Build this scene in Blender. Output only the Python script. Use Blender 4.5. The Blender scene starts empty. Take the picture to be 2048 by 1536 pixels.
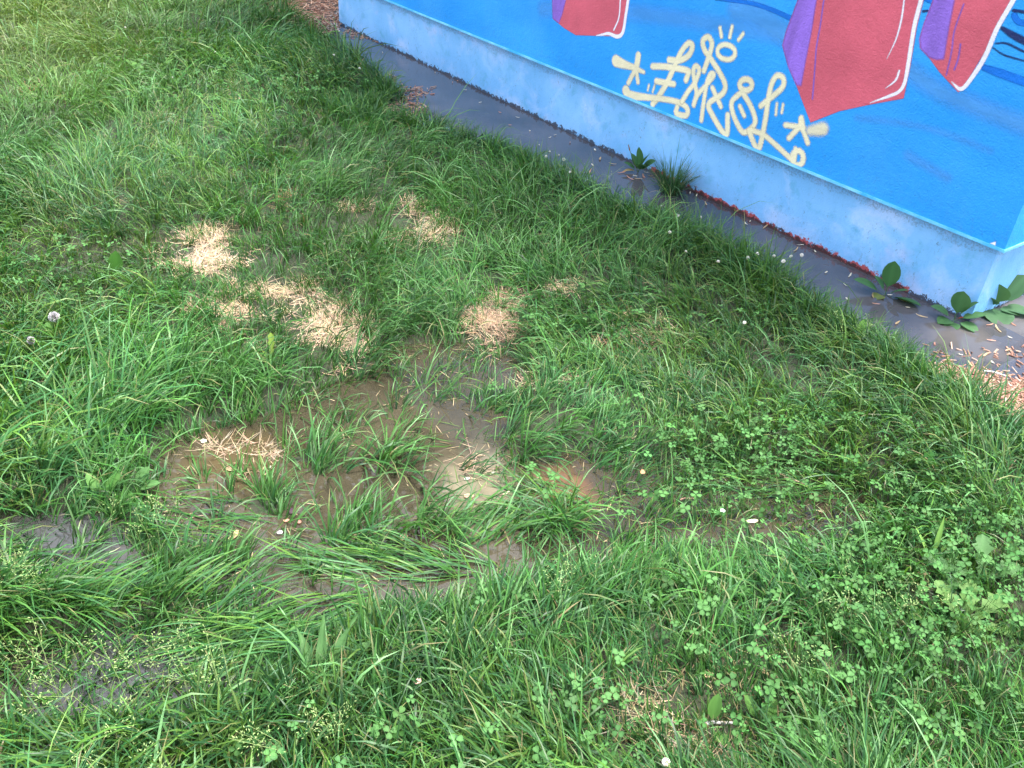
import bpy, math
import numpy as np
from mathutils import Matrix, Vector

rng = np.random.default_rng(11)
S = bpy.context.scene
COL = S.collection
R = math.radians

# ------------------------------------------------------------------ camera
CAM_H, F_PX = 1.5, 1764.7
PITCH, ROLL = R(34.127), R(-4.478)
_cp, _sp, _cr, _sr = math.cos(PITCH), math.sin(PITCH), math.cos(ROLL), math.sin(ROLL)
_fwd = np.array([0, _cp, -_sp]); _r0 = np.array([1.0, 0, 0]); _d0 = np.array([0, -_sp, -_cp])
_right = _cr * _r0 + _sr * _d0
_down = -_sr * _r0 + _cr * _d0
CAMM = np.stack([_right, _down, _fwd], 1)
cam_data = bpy.data.cameras.new('camera')
cam = bpy.data.objects.new('camera', cam_data)
COL.objects.link(cam)
cam_data.sensor_fit = 'HORIZONTAL'
cam_data.sensor_width = 36.0
cam_data.lens = 36.0 * F_PX / 2048.0
cam_data.clip_start, cam_data.clip_end = 0.02, 400
mw = Matrix.Identity(4)
for i in range(3):
    mw[i][0] = _right[i]; mw[i][1] = -_down[i]; mw[i][2] = -_fwd[i]
mw[2][3] = CAM_H
cam.matrix_world = mw
S.camera = cam

# ------------------------------------------------------------------ sky, sun, exposure
SUN_AZ, SUN_EL = 72.0, 71.0           # degrees, azimuth clockwise from +Y
SKY_STRENGTH, SUN_STRENGTH, SUN_ANGLE = 0.15, 1.0, 16.0
S.view_settings.view_transform = 'Standard'
S.view_settings.look = 'None'
S.view_settings.gamma = 1.0
S.view_settings.use_curve_mapping = False
S.view_settings.exposure = 2.46
w = bpy.data.worlds.new('World'); S.world = w; w.use_nodes = True
wt = w.node_tree; wt.nodes.clear()
sky = wt.nodes.new('ShaderNodeTexSky'); sky.sky_type = 'NISHITA'; sky.sun_disc = False
sky.sun_elevation = R(SUN_EL); sky.sun_rotation = R(SUN_AZ)
sky.air_density = 1.0; sky.dust_density = 4.0; sky.ozone_density = 1.0
hs = wt.nodes.new('ShaderNodeHueSaturation'); hs.inputs['Saturation'].default_value = 0.5
bg = wt.nodes.new('ShaderNodeBackground'); bg.inputs['Strength'].default_value = SKY_STRENGTH
wo = wt.nodes.new('ShaderNodeOutputWorld')
wt.links.new(sky.outputs[0], hs.inputs['Color']); wt.links.new(hs.outputs[0], bg.inputs[0]); wt.links.new(bg.outputs[0], wo.inputs[0])
sl = bpy.data.lights.new('sun', 'SUN'); sl.energy = SUN_STRENGTH; sl.angle = R(SUN_ANGLE); sl.color = (1.0, 0.97, 0.91)
so = bpy.data.objects.new('sun', sl); COL.objects.link(so)
sd = Vector((math.sin(R(SUN_AZ)) * math.cos(R(SUN_EL)), math.cos(R(SUN_AZ)) * math.cos(R(SUN_EL)), math.sin(R(SUN_EL))))
so.rotation_euler = (-sd).to_track_quat('-Z', 'Y').to_euler()
so.location = (-3, 6, 8)
S.cycles.max_bounces = 6; S.cycles.diffuse_bounces = 2; S.cycles.glossy_bounces = 2
S.cycles.transparent_max_bounces = 12; S.cycles.transmission_bounces = 4
S.cycles.use_denoising = True; S.cycles.denoiser = 'OPENIMAGEDENOISE'; S.cycles.denoising_prefilter = 'ACCURATE'
S.cycles.caustics_reflective = False; S.cycles.caustics_refractive = False

# ------------------------------------------------------------------ helpers
def at(px, py, z=0.0):
    """A point of the photograph's 2048x1536 frame dropped on the horizontal plane z."""
    d = CAMM @ np.array([(px - 1024) / F_PX, (py - 768) / F_PX, 1.0])
    t = (z - CAM_H) / d[2]
    return np.array([d[0] * t, d[1] * t, z])

def trace(x, y, z=0.02):
    """Where ground points lie in the traced plan."""
    P = np.stack([np.asarray(x, float), np.asarray(y, float), np.full(np.shape(x), z - CAM_H)], -1)
    c = P @ CAMM
    zz = np.where(c[..., 2] > 0.15, c[..., 2], np.nan)
    u = 1024 + F_PX * c[..., 0] / zz; v = 768 + F_PX * c[..., 1] / zz
    return np.nan_to_num(u, nan=1e5), np.nan_to_num(v, nan=1e5)

def poly_sd(x, y, poly):
    """signed distance to a polygon, negative inside (numpy)."""
    x = np.asarray(x, float); y = np.asarray(y, float)
    d = np.full(x.shape, 1e18); inside = np.zeros(x.shape, bool)
    n = len(poly)
    for i in range(n):
        ax, ay = poly[i]; bx, by = poly[(i + 1) % n]
        ex, ey = bx - ax, by - ay
        t = np.clip(((x - ax) * ex + (y - ay) * ey) / (ex * ex + ey * ey + 1e-12), 0, 1)
        d = np.minimum(d, (x - ax - t * ex) ** 2 + (y - ay - t * ey) ** 2)
        cond = ((ay > y) != (by > y))
        xi = ax + (y - ay) / ((by - ay) if by != ay else 1e-12) * ex
        inside ^= cond & (x < xi)
    d = np.sqrt(d)
    return np.where(inside, -d, d)

_perm = np.random.default_rng(5).random((64, 64))
def vnoise(x, y, s=1.0, o=0):
    x = np.asarray(x, float) * s + 13.7 * o + 100; y = np.asarray(y, float) * s + 7.3 * o + 100
    xi = np.floor(x).astype(int); yi = np.floor(y).astype(int)
    fx = x - xi; fy = y - yi
    fx = fx * fx * (3 - 2 * fx); fy = fy * fy * (3 - 2 * fy)
    g = lambda a, b: _perm[a % 64, b % 64]
    return (g(xi, yi) * (1 - fx) + g(xi + 1, yi) * fx) * (1 - fy) + (g(xi, yi + 1) * (1 - fx) + g(xi + 1, yi + 1) * fx) * fy

def sstep(a, b, x):
    t = np.clip((x - a) / (b - a), 0, 1); return t * t * (3 - 2 * t)

def mesh_np(name, V, quads=None, tris=None, attrs=None, smooth=True):
    me = bpy.data.meshes.new(name)
    V = np.asarray(V, np.float32)
    q = np.zeros((0, 4), np.int32) if quads is None else np.asarray(quads, np.int32)
    t = np.zeros((0, 3), np.int32) if tris is None else np.asarray(tris, np.int32)
    me.vertices.add(len(V)); me.vertices.foreach_set('co', V.ravel())
    me.loops.add(q.size + t.size)
    me.loops.foreach_set('vertex_index', np.concatenate([q.ravel(), t.ravel()]).astype(np.int32))
    me.polygons.add(len(q) + len(t))
    st = np.concatenate([np.arange(len(q)) * 4, q.size + np.arange(len(t)) * 3]).astype(np.int32)
    me.polygons.foreach_set('loop_start', st)
    try:
        me.polygons.foreach_set('loop_total', np.concatenate([np.full(len(q), 4), np.full(len(t), 3)]).astype(np.int32))
    except Exception:
        pass
    me.polygons.foreach_set('use_smooth', np.full(len(q) + len(t), bool(smooth)))
    for k, a in (attrs or {}).items():
        a = np.asarray(a, np.float32)
        if a.ndim == 2:
            if a.shape[1] == 3: a = np.concatenate([a, np.ones((len(a), 1), np.float32)], 1)
            at_ = me.attributes.new(k, 'FLOAT_COLOR', 'POINT'); at_.data.foreach_set('color', a.ravel())
        else:
            at_ = me.attributes.new(k, 'FLOAT', 'POINT'); at_.data.foreach_set('value', a)
    me.update(calc_edges=True); me.validate()
    return me

def link(name, data, mat=None, parent=None, loc=None):
    o = bpy.data.objects.new(name, data); COL.objects.link(o)
    if mat is not None and data is not None and not data.materials: data.materials.append(mat)
    if parent is not None: o.parent = parent
    if loc is not None: o.location = loc
    return o

def tag(o, label=None, cat=None, group=None, kind=None):
    if label: o['label'] = label
    if cat: o['category'] = cat
    if group: o['group'] = group
    if kind: o['kind'] = kind
    return o

class MB:
    """collects verts / faces / colours for one mesh"""
    def __init__(s): s.V = []; s.Q = []; s.T = []; s.C = []; s.n = 0
    def add(s, V, Q=(), T=(), C=(1, 1, 1)):
        V = np.asarray(V, float); s.V.append(V)
        if len(Q): s.Q.append(np.asarray(Q) + s.n)
        if len(T): s.T.append(np.asarray(T) + s.n)
        C = np.asarray(C, float); s.C.append(np.broadcast_to(C, (len(V), 3)) if C.ndim == 1 else C)
        s.n += len(V)
    def mesh(s, name, smooth=True):
        return mesh_np(name, np.concatenate(s.V), np.concatenate(s.Q) if s.Q else None, np.concatenate(s.T) if s.T else None,
                       {'col': np.concatenate(s.C)}, smooth)
    def tube(s, pts, r0, r1, n=5, C=(1, 1, 1)):
        pts = np.asarray(pts, float); m = len(pts); V = []
        for i, p in enumerate(pts):
            t = pts[min(i + 1, m - 1)] - pts[max(i - 1, 0)]; t = t / (np.linalg.norm(t) + 1e-9)
            a = np.cross(t, [0.3, 0.9, 0.1]); a /= np.linalg.norm(a) + 1e-9; b = np.cross(t, a)
            r = r0 + (r1 - r0) * i / max(1, m - 1)
            for k in range(n):
                th = 2 * math.pi * k / n; V.append(p + r * (math.cos(th) * a + math.sin(th) * b))
        Q = [(i * n + k, i * n + (k + 1) % n, (i + 1) * n + (k + 1) % n, (i + 1) * n + k) for i in range(m - 1) for k in range(n)]
        s.add(V, Q, [], C)

# node material helpers
class NM:
    def __init__(s, name):
        s.m = bpy.data.materials.new(name); s.m.use_nodes = True; s.t = s.m.node_tree; s.t.nodes.clear()
        s.out = s.n('ShaderNodeOutputMaterial')
    def n(s, typ, **kw):
        nd = s.t.nodes.new(typ)
        for k, v in kw.items(): setattr(nd, k, v)
        return nd
    def l(s, a, b): s.t.links.new(a, b)
    def setin(s, nd, key, v):
        if hasattr(v, 'links') or isinstance(v, bpy.types.NodeSocket): s.l(v, nd.inputs[key])
        else: nd.inputs[key].default_value = v
    def noise(s, scale, detail=4, rough=0.55, vec=None, dist=0.0):
        nd = s.n('ShaderNodeTexNoise'); nd.inputs['Scale'].default_value = scale; nd.inputs['Detail'].default_value = detail
        nd.inputs['Roughness'].default_value = rough; nd.inputs['Distortion'].default_value = dist
        if vec is not None: s.l(vec, nd.inputs['Vector'])
        return nd.outputs[0]
    def ramp(s, v, stops, interp='LINEAR'):
        nd = s.n('ShaderNodeValToRGB'); nd.color_ramp.interpolation = interp
        e = nd.color_ramp.elements
        while len(e) > 1: e.remove(e[-1])
        for i, (p, c) in enumerate(stops):
            el = e[0] if i == 0 else e.new(p)
            el.position = p; el.color = (c, c, c, 1) if not hasattr(c, '__len__') else (*c, 1)
        s.l(v, nd.inputs[0]); return nd.outputs[0]
    def mix(s, fac, a, b, blend='MIX'):
        nd = s.n('ShaderNodeMix', data_type='RGBA', blend_type=blend)
        for i, v in ((0, fac), (6, a), (7, b)):
            if isinstance(v, bpy.types.NodeSocket): s.l(v, nd.inputs[i])
            elif hasattr(v, '__len__'): nd.inputs[i].default_value = (*v, 1)
            else: nd.inputs[i].default_value = v
        return nd.outputs[2]
    def math(s, op, a, b=None, c=None):
        nd = s.n('ShaderNodeMath', operation=op)
        for i, v in enumerate((a, b, c)):
            if v is None: continue
            if isinstance(v, bpy.types.NodeSocket): s.l(v, nd.inputs[i])
            else: nd.inputs[i].default_value = v
        return nd.outputs[0]
    def geo_pos(s): return s.n('ShaderNodeNewGeometry').outputs['Position']
    def mapping(s, vec, scale=(1, 1, 1), rot=(0, 0, 0)):
        nd = s.n('ShaderNodeMapping'); nd.inputs['Scale'].default_value = scale; nd.inputs['Rotation'].default_value = rot
        s.l(vec, nd.inputs['Vector']); return nd.outputs[0]
    def bump(s, h, strength=0.3, dist=0.01):
        nd = s.n('ShaderNodeBump'); nd.inputs['Strength'].default_value = strength; nd.inputs['Distance'].default_value = dist
        s.l(h, nd.inputs['Height']); return nd.outputs[0]
    def principled(s, base, rough=0.6, normal=None, spec=0.5, alpha=None, ior=None):
        nd = s.n('ShaderNodeBsdfPrincipled')
        if isinstance(base, bpy.types.NodeSocket): s.l(base, nd.inputs['Base Color'])
        else: nd.inputs['Base Color'].default_value = (*base, 1)
        s.setin(nd, 'Roughness', rough)
        nd.inputs['Specular IOR Level'].default_value = spec
        if ior: nd.inputs['IOR'].default_value = ior
        if normal is not None: s.l(normal, nd.inputs['Normal'])
        if alpha is not None: s.setin(nd, 'Alpha', alpha)
        return nd
    def done(s, sh):
        s.l(sh, s.out.inputs['Surface']); return s.m

def leaf_mat(name, transl=0.3, rough=0.45, spec=0.4, tint=(1.2, 1.15, 0.55)):
    m = NM(name)
    a = m.n('ShaderNodeAttribute', attribute_name='col').outputs['Color']
    p = m.principled(a, rough, spec=spec)
    tr = m.n('ShaderNodeBsdfTranslucent'); m.l(m.mix(1.0, a, tint, 'MULTIPLY'), tr.inputs['Color'])
    mx = m.n('ShaderNodeMixShader'); mx.inputs[0].default_value = transl
    m.l(p.outputs[0], mx.inputs[1]); m.l(tr.outputs[0], mx.inputs[2])
    return m.done(mx.outputs[0])

def matte_mat(name, rough=0.8, spec=0.25):
    m = NM(name)
    a = m.n('ShaderNodeAttribute', attribute_name='col').outputs['Color']
    n = m.noise(260, 3, vec=m.geo_pos())
    c = m.mix(0.45, a, m.ramp(n, [(0.3, 0.45), (0.7, 1.0)]), 'MULTIPLY')
    return m.done(m.principled(c, rough, spec=spec).outputs[0])

M_grass = leaf_mat('grass_blade', 0.25, 0.44, 0.35)
M_leaf = leaf_mat('broad_leaf', 0.25, 0.6, 0.2)
M_straw = leaf_mat('dry_straw', 0.15, 0.7, 0.25, (1.1, 1.0, 0.8))
M_petal = leaf_mat('petal', 0.3, 0.6, 0.3, (1.0, 1.0, 0.95))
M_chip = matte_mat('wood_chip', 0.75, 0.3)

# ------------------------------------------------------------------ plan of the place
CORNER = np.array([1.6317, 2.8430]); AZ1, AZ2 = R(128.999), R(38.908)
LEN1, LEN2 = 4.876, 4.2
PL_H, OVER, WALL_TOP = 0.2945, 0.030, 2.75
D1 = np.array([math.cos(AZ1), math.sin(AZ1)]); D2 = np.array([math.cos(AZ2), math.sin(AZ2)])
N1 = -D2; N2 = -D1                         # outward normals of the long and the short face

LAWN_EDGE = [(560, 30), (640, 85), (700, 132), (770, 178), (792, 205), (745, 232), (690, 228), (700, 246), (790, 250), (900, 285), (1000, 308), (1060, 345),
             (1130, 388), (1200, 422), (1300, 455), (1380, 498), (1440, 528), (1520, 562), (1600, 618), (1680, 660), (1760, 708),
             (1815, 752), (1870, 800), (1960, 845), (2048, 872), (2250, 930)]
EDGE_W = [at(x, y)[:2] for x, y in LAWN_EDGE]
far_l = EDGE_W[0] + np.array([-0.5, 1.2])
# paved strip region: from the lawn edge to beyond the building
PATH_POLY = [tuple(p) for p in EDGE_W] + [(6.5, 3.2), (9, 9), (4, 12), (-1.2, 7.55), (-2.0, 7.5)]
BLD_POLY = [tuple(CORNER), tuple(CORNER + D1 * LEN1), tuple(CORNER + D1 * LEN1 + D2 * LEN2), tuple(CORNER + D2 * LEN2)]

PUDDLE = [(318, 940), (352, 885), (430, 850), (540, 838), (610, 800), (690, 768), (760, 752), (790, 700), (870, 692), (960, 702), (1050, 735),
          (1010, 800), (1030, 868), (1120, 890), (1215, 935), (1270, 1015), (1200, 1110), (1070, 1150), (960, 1175), (850, 1215),
          (730, 1245), (600, 1275), (480, 1235), (405, 1150), (350, 1075), (300, 1005)]
PUD_R = [(1245, 930), (1400, 935), (1560, 930), (1700, 960), (1760, 1020), (1680, 1080), (1500, 1095), (1380, 1120), (1260, 1090), (1230, 1000)]
PUD_L1 = [(-60, 1040), (60, 1020), (180, 1030), (280, 1090), (300, 1150), (200, 1170), (60, 1140), (-60, 1130)]
PUD_L2 = [(-80, 1300), (80, 1290), (200, 1260), (360, 1250), (520, 1220), (640, 1230), (620, 1300), (520, 1350), (400, 1400), (220, 1420), (60, 1430), (-80, 1420)]
PUDS = [(PUDDLE, 1.0), (PUD_R, 0.75), (PUD_L1, 0.8), (PUD_L2, 0.8)]
# tussocks standing in the puddle (x, y, rx, ry)
ISLES = [(650, 905, 75, 28), (760, 915, 70, 22), (715, 1060, 70, 30), (880, 1050, 55, 30), (1075, 880, 85, 35), (520, 1000, 50, 22), (1120, 1040, 70, 25), (440, 1130, 90, 30)]
SPARSE = [(900, 770, 140, 75), (1010, 830, 60, 50)]

def wetness(u, v, grow=0):
    m = np.zeros(u.shape)
    for poly, a in PUDS:
        d = poly_sd(u, v, poly)
        m = np.maximum(m, a * sstep(25 + grow, -40 + grow, d))
    return m
def isles(u, v):
    m = np.zeros(u.shape)
    for x, y, rx, ry in ISLES:
        m = np.maximum(m, sstep(1.3, 0.6, np.hypot((u - x) / rx, (v - y) / ry) * (0.55 + 0.9 * vnoise(u, v, 0.035, 61))))
    return m
def height(x, y):
    x = np.asarray(x, float); y = np.asarray(y, float)
    u, v = trace(x, y)
    z = 0.034 + 0.022 * (vnoise(x, y, 2.2, 1) - 0.5) + 0.014 * (vnoise(x, y, 7, 2) - 0.5)
    w_ = wetness(u, v, 30)
    z = z * (1 - w_) + w_ * (-0.028 + 0.012 * (vnoise(x, y, 6, 3) - 0.5))
    z = z + 0.03 * isles(u, v) * w_
    sp = np.zeros(u.shape)
    for a, b, rx, ry in SPARSE: sp = np.maximum(sp, sstep(1.2, 0.6, np.hypot((u - a) / rx, (v - b) / ry)))
    z = z + 0.016 * sp * w_
    z = z + 0.07 * sstep(1.1, 0.2, np.hypot((u - 560) / 260, (v - 150) / 75))
    pd = poly_sd(x, y, PATH_POLY)
    k = sstep(0.03, -0.10, pd)
    z = z * (1 - k) + k * (-0.07)
    # bark mulch bank at the near right end
    kb = sstep(-0.34, -0.10, pd) * sstep(1.60, 1.85, x) * (y < 4)
    z = np.where(pd < 0.02, np.maximum(z, -0.07 + 0.075 * kb), z)
    return z

# ------------------------------------------------------------------ ground
m = NM('soil'); P = m.geo_pos()
n1 = m.noise(5, 6, vec=P); n2 = m.noise(60, 5, vec=P)
c = m.mix(m.ramp(n1, [(0.35, 0.0), (0.65, 1.0)]), (0.016, 0.022, 0.009), (0.034, 0.032, 0.014))
c = m.mix(m.ramp(n2, [(0.3, 0.0), (0.7, 0.7)]), c, (0.018, 0.030, 0.009))
M_soil = m.done(m.principled(c, 0.8, m.bump(n2, 0.6, 0.01)).outputs[0])
xs = np.concatenate([[-60, -35, -20, -12, -8, -6.5], np.arange(-5.6, 4.4, 0.04), [5, 6, 8, 12, 20, 35, 60]])
ys = np.concatenate([[-60, -30, -12, -5, -2, -0.5], np.arange(0.3, 9.6, 0.04), [10, 11, 13, 18, 30, 60, 120]])
X, Y = np.meshgrid(xs, ys); Z = height(X, Y)
V = np.stack([X, Y, Z], -1).reshape(-1, 3); nx = len(xs)
ii = (np.arange(len(ys) - 1)[:, None] * nx + np.arange(nx - 1)[None]).ravel()
ground = link('ground', mesh_np('ground', V, np.stack([ii, ii + 1, ii + 1 + nx, ii + nx], 1)), M_soil); tag(ground, kind='structure')

# ------------------------------------------------------------------ paved strip along the wall (under water)
def poly_sheet(name, poly, z, mat, res=0.06, zfun=None):
    p = np.array(poly); lo = p.min(0); hi = p.max(0)
    gx = np.arange(lo[0], hi[0] + res, res); gy = np.arange(lo[1], hi[1] + res, res)
    X, Y = np.meshgrid(gx, gy); sdv = poly_sd(X, Y, poly)
    Z = np.full(X.shape, z) if zfun is None else zfun(X, Y)
    n = len(gx); V = np.stack([X, Y, Z], -1).reshape(-1, 3)
    k = (sdv < res * 0.7)
    cell = k[:-1, :-1] & k[1:, :-1] & k[:-1, 1:] & k[1:, 1:]
    j, i = np.nonzero(cell); a = j * n + i
    Q = np.stack([a, a + 1, a + 1 + n, a + n], 1)
    used = np.unique(Q); remap = np.zeros(len(V), int); remap[used] = np.arange(len(used))
    return link(name, mesh_np(name, V[used], remap[Q]), mat)
m = NM('wet_concrete'); P = m.geo_pos()
n1 = m.noise(3.2, 6, vec=P); n2 = m.noise(120, 4, vec=P)
c = m.mix(m.ramp(n1, [(0.4, 0.0), (0.62, 1.0)]), (0.055, 0.050, 0.050), (0.13, 0.12, 0.12))
M_conc = m.done(m.principled(c, m.ramp(n1, [(0.4, 0.25), (0.62, 0.7)]), m.bump(n2, 0.3, 0.004)).outputs[0])
def path_z(X, Y):
    # the slab climbs out of the water around the near corner of the building
    s2 = (X - CORNER[0]) * D2[0] + (Y - CORNER[1]) * D2[1]; d2 = -((X - CORNER[0]) * D1[0] + (Y - CORNER[1]) * D1[1])
    up = sstep(-0.35, 0.25, s2) * sstep(0.62, 0.15, d2 + 0.25 * s2 * 0) * (d2 > -0.1)
    return -0.014 + 0.019 * up + 0.006 * (vnoise(X, Y, 3, 4) - 0.5)
path = poly_sheet('path', PATH_POLY, 0, M_conc, 0.06, path_z); tag(path, kind='structure')

# ------------------------------------------------------------------ water
def water_mat(name, silt_a, silt_b, alpha, tint_spots=None, ripple=0.008, rough=0.015):
    m = NM(name); P = m.geo_pos()
    n1 = m.noise(2.1, 4, vec=P, dist=0.6)
    c = m.mix(m.ramp(n1, [(0.35, 0.0), (0.66, 1.0)]), silt_a, silt_b)
    for (cx, cy, r, colr, amt) in (tint_spots or []):
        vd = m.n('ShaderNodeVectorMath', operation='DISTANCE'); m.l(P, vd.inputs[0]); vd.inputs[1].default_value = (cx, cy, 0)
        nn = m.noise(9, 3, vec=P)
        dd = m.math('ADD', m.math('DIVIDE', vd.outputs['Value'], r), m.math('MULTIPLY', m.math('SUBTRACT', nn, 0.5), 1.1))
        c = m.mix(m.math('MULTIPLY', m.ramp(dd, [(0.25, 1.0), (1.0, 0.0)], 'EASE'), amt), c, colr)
    b = m.bump(m.noise(14, 3, vec=P), ripple, 0.02)
    p = m.principled(c, rough, b, 0.5, alpha, 1.48)
    return m.done(p.outputs[0])
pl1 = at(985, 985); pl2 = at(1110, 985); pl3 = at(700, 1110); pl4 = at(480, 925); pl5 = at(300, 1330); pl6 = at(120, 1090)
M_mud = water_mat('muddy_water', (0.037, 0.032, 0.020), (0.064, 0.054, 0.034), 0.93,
                  [(pl1[0], pl1[1], 0.22, (0.21, 0.185, 0.125), 0.8), (pl2[0], pl2[1], 0.15, (0.16, 0.08, 0.04), 0.7), (pl4[0], pl4[1], 0.2, (0.085, 0.062, 0.03), 0.7),  # a pale, a reddish and a browner patch tinted into the water colour
                   (pl5[0], pl5[1], 0.38, (0.046, 0.048, 0.048), 0.9), (pl6[0], pl6[1], 0.3, (0.046, 0.048, 0.048), 0.9)])  # grey tints paint a faint sky sheen into the water colour
WAT = [at(x, y)[:2] for x, y in ((-250, 980), (300, 800), (700, 680), (1150, 660), (1850, 880), (1850, 1100), (1100, 1250), (700, 1480), (-250, 1520))]
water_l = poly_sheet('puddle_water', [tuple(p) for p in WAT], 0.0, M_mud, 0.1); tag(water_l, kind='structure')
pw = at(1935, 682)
M_wat = water_mat('grey_water', (0.046, 0.045, 0.052), (0.094, 0.090, 0.100), 0.92, [(pw[0], pw[1], 0.20, (0.16, 0.14, 0.125), 0.4)], 0.003, 0.015)  # pale tan patch painted in for light reflected off the wet paving
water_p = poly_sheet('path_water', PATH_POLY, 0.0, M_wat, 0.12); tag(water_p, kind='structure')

# ------------------------------------------------------------------ building
def wall_pt(px, py, off=0.0):
    """photo point -> (s, t) on the long wall face: s along it from the near corner, t height"""
    d = CAMM @ np.array([(px - 1024) / F_PX, (py - 768) / F_PX, 1.0])
    o = np.array([0, 0, CAM_H]); n = np.array([N1[0], N1[1], 0]); q = np.array([CORNER[0], CORNER[1], 0]) + n * (OVER + off)
    t = ((q - o) @ n) / (d @ n); p = o + d * t
    return np.array([(p[0] - CORNER[0]) * D1[0] + (p[1] - CORNER[1]) * D1[1], p[2]])
def wall_xyz(s, t, off=0.0):
    b = CORNER + N1 * (OVER + off)
    return np.stack([b[0] + D1[0] * s, b[1] + D1[1] * s, t], -1)

bld = link('painted_building', None, loc=(CORNER[0], CORNER[1], 0)); bld.empty_display_size = 0.2
tag(bld, 'bright blue building with pale blue base, red painted crystals and yellow graffiti tag', 'building')
B0 = np.array([CORNER[0], CORNER[1], 0])

def box_mesh(name, o, a, b, z0, z1, bev=0.0, n=1):
    """upright box on a parallelogram o, o+a, o+a+b, o+b; vertices local to the near corner"""
    p = [o, o + a, o + a + b, o + b]
    V = [(*q, z0) for q in p] + [(*q, z1) for q in p]
    me = mesh_np(name, np.array(V) - B0 * 1.0, [(0, 3, 2, 1), (4, 5, 6, 7), (0, 1, 5, 4), (1, 2, 6, 5), (2, 3, 7, 6), (3, 0, 4, 7)], smooth=False)
    return me

# plinth: pale blue worn paint
m = NM('plinth_paint'); P = m.geo_pos(); tc = m.n('ShaderNodeTexCoord').outputs['Object']
sp = m.n('ShaderNodeSeparateXYZ'); m.l(P, sp.inputs[0]); z = sp.outputs['Z']
n1 = m.noise(3.0, 5, vec=P); n2 = m.noise(11, 6, 0.65, vec=P); n3 = m.noise(4.2, 7, 0.62, vec=m.mapping(P, (1, 1, 1.0)), dist=.5)
c = m.mix(m.ramp(n1, [(0.36, 0.0), (0.64, 1.0)]), (0.16, 0.43, 0.77), (0.25, 0.53, 0.89))
c = m.mix(m.ramp(n3, [(0.52, 0.0), (0.68, 0.6)]), c, (0.50, 0.64, 0.92))
c = m.mix(m.ramp(n2, [(0.54, 0.0), (0.72, 0.7)]), c, (0.10, 0.36, 0.58))
c = m.mix(m.ramp(m.noise(70, 4, 0.7, vec=P), [(0.54, 0.0), (0.74, 0.4)]), c, (0.14, 0.33, 0.56))
# lilac bruises, red specks of the coat below
n4 = m.noise(4.2, 4, vec=m.mapping(P, (1, 1, 1.3), (0.3, 0.2, 0.9)))
c = m.mix(m.ramp(n4, [(0.62, 0.0), (0.74, 0.35)]), c, (0.62, 0.55, 0.80))
# dark scratches: stretched noise
sc1 = m.noise(9, 4, 0.6, vec=m.mapping(P, (1.6, 1.6, 0.8), (0.5, 0.2, 0.3)))
sc2 = m.noise(95, 4, 0.7, vec=m.mapping(P, (1.3, 1.3, 0.8), (.2, .3, 0)), dist=.8)
scr = m.math('MULTIPLY', m.ramp(sc1, [(0.47, 0.0), (0.62, 1.0)]), m.ramp(sc2, [(0.57, 0.0), (0.64, 1.0)]))
# grime clinging under the overhang
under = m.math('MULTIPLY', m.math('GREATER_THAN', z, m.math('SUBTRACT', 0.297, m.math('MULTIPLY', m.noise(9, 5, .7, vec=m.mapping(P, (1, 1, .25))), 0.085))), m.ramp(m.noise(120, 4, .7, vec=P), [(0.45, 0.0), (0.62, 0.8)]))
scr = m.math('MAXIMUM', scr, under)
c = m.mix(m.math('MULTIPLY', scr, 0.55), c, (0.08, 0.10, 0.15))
# worn red band just above the waterline on the nearer half, black grime right at it
al = m.n('ShaderNodeVectorMath', operation='DOT_PRODUCT'); m.l(tc, al.inputs[0]); al.inputs[1].default_value = (D1[0], D1[1], 0)
sdist = al.outputs['Value']
edge = m.noise(22, 7, 0.75, vec=P)
lim = m.math('ADD', 0.006, m.math('MULTIPLY', m.math('SUBTRACT', edge, 0.40), 0.13))
inred = m.math('MULTIPLY', m.math('LESS_THAN', z, lim), m.math('MULTIPLY', m.math('GREATER_THAN', sdist, 0.25), m.math('LESS_THAN', sdist, 1.66)))
c = m.mix(inred, c, (0.40, 0.085, 0.09))
lim2 = m.math('ADD', 0.004, m.math('MULTIPLY', m.math('SUBTRACT', m.noise(40, 5, 0.75, vec=P), 0.42), 0.11))
c = m.mix(m.math('MULTIPLY', m.math('LESS_THAN', z, lim2), 0.9), c, (0.03, 0.022, 0.025))
bh = m.math('ADD', m.noise(160, 4, vec=P), m.math('MULTIPLY', n2, 1.5))
M_plinth = m.done(m.principled(c, 0.65, m.bump(bh, 0.35, 0.006), 0.3).outputs[0])
PA = 0.0
link('plinth', box_mesh('plinth', CORNER, D1 * LEN1, D2 * LEN2, -0.12, PL_H + 0.02), M_plinth, bld)

# blue rendered wall above, standing slightly proud
m = NM('blue_render'); P = m.geo_pos()
n1 = m.noise(1.3, 3, vec=m.mapping(P, (1, 1, 2.2), (0, 0.15, 0))); n2 = m.noise(150, 5, 0.65, vec=P); n3 = m.noise(55, 4, vec=P)
c = m.mix(m.ramp(n1, [(0.38, 0.0), (0.66, 1.0)]), (0.016, 0.29, 0.78), (0.034, 0.37, 0.88))
n5 = m.noise(30, 3, 0.6, vec=m.mapping(P, (0.5, 0.5, 5), (0, 0.12, 0)))
c = m.mix(m.ramp(n5, [(0.62, 0.0), (0.8, 0.25)]), c, (0.10, 0.40, 0.85))
spz = m.n('ShaderNodeSeparateXYZ'); m.l(P, spz.inputs[0])
low = m.ramp(spz.outputs['Z'], [(0.30, 1.0), (0.52, 0.0)])
c = m.mix(m.math('MULTIPLY', low, m.ramp(m.noise(45, 6, 0.75, vec=P), [(0.52, 0.0), (0.70, 0.45)])), c, (0.05, 0.20, 0.42))
c = m.mix(m.ramp(m.noise(230, 2, 0.5, vec=P), [(0.70, 0.0), (0.76, 0.5)]), c, (0.01, 0.10, 0.35))
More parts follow.
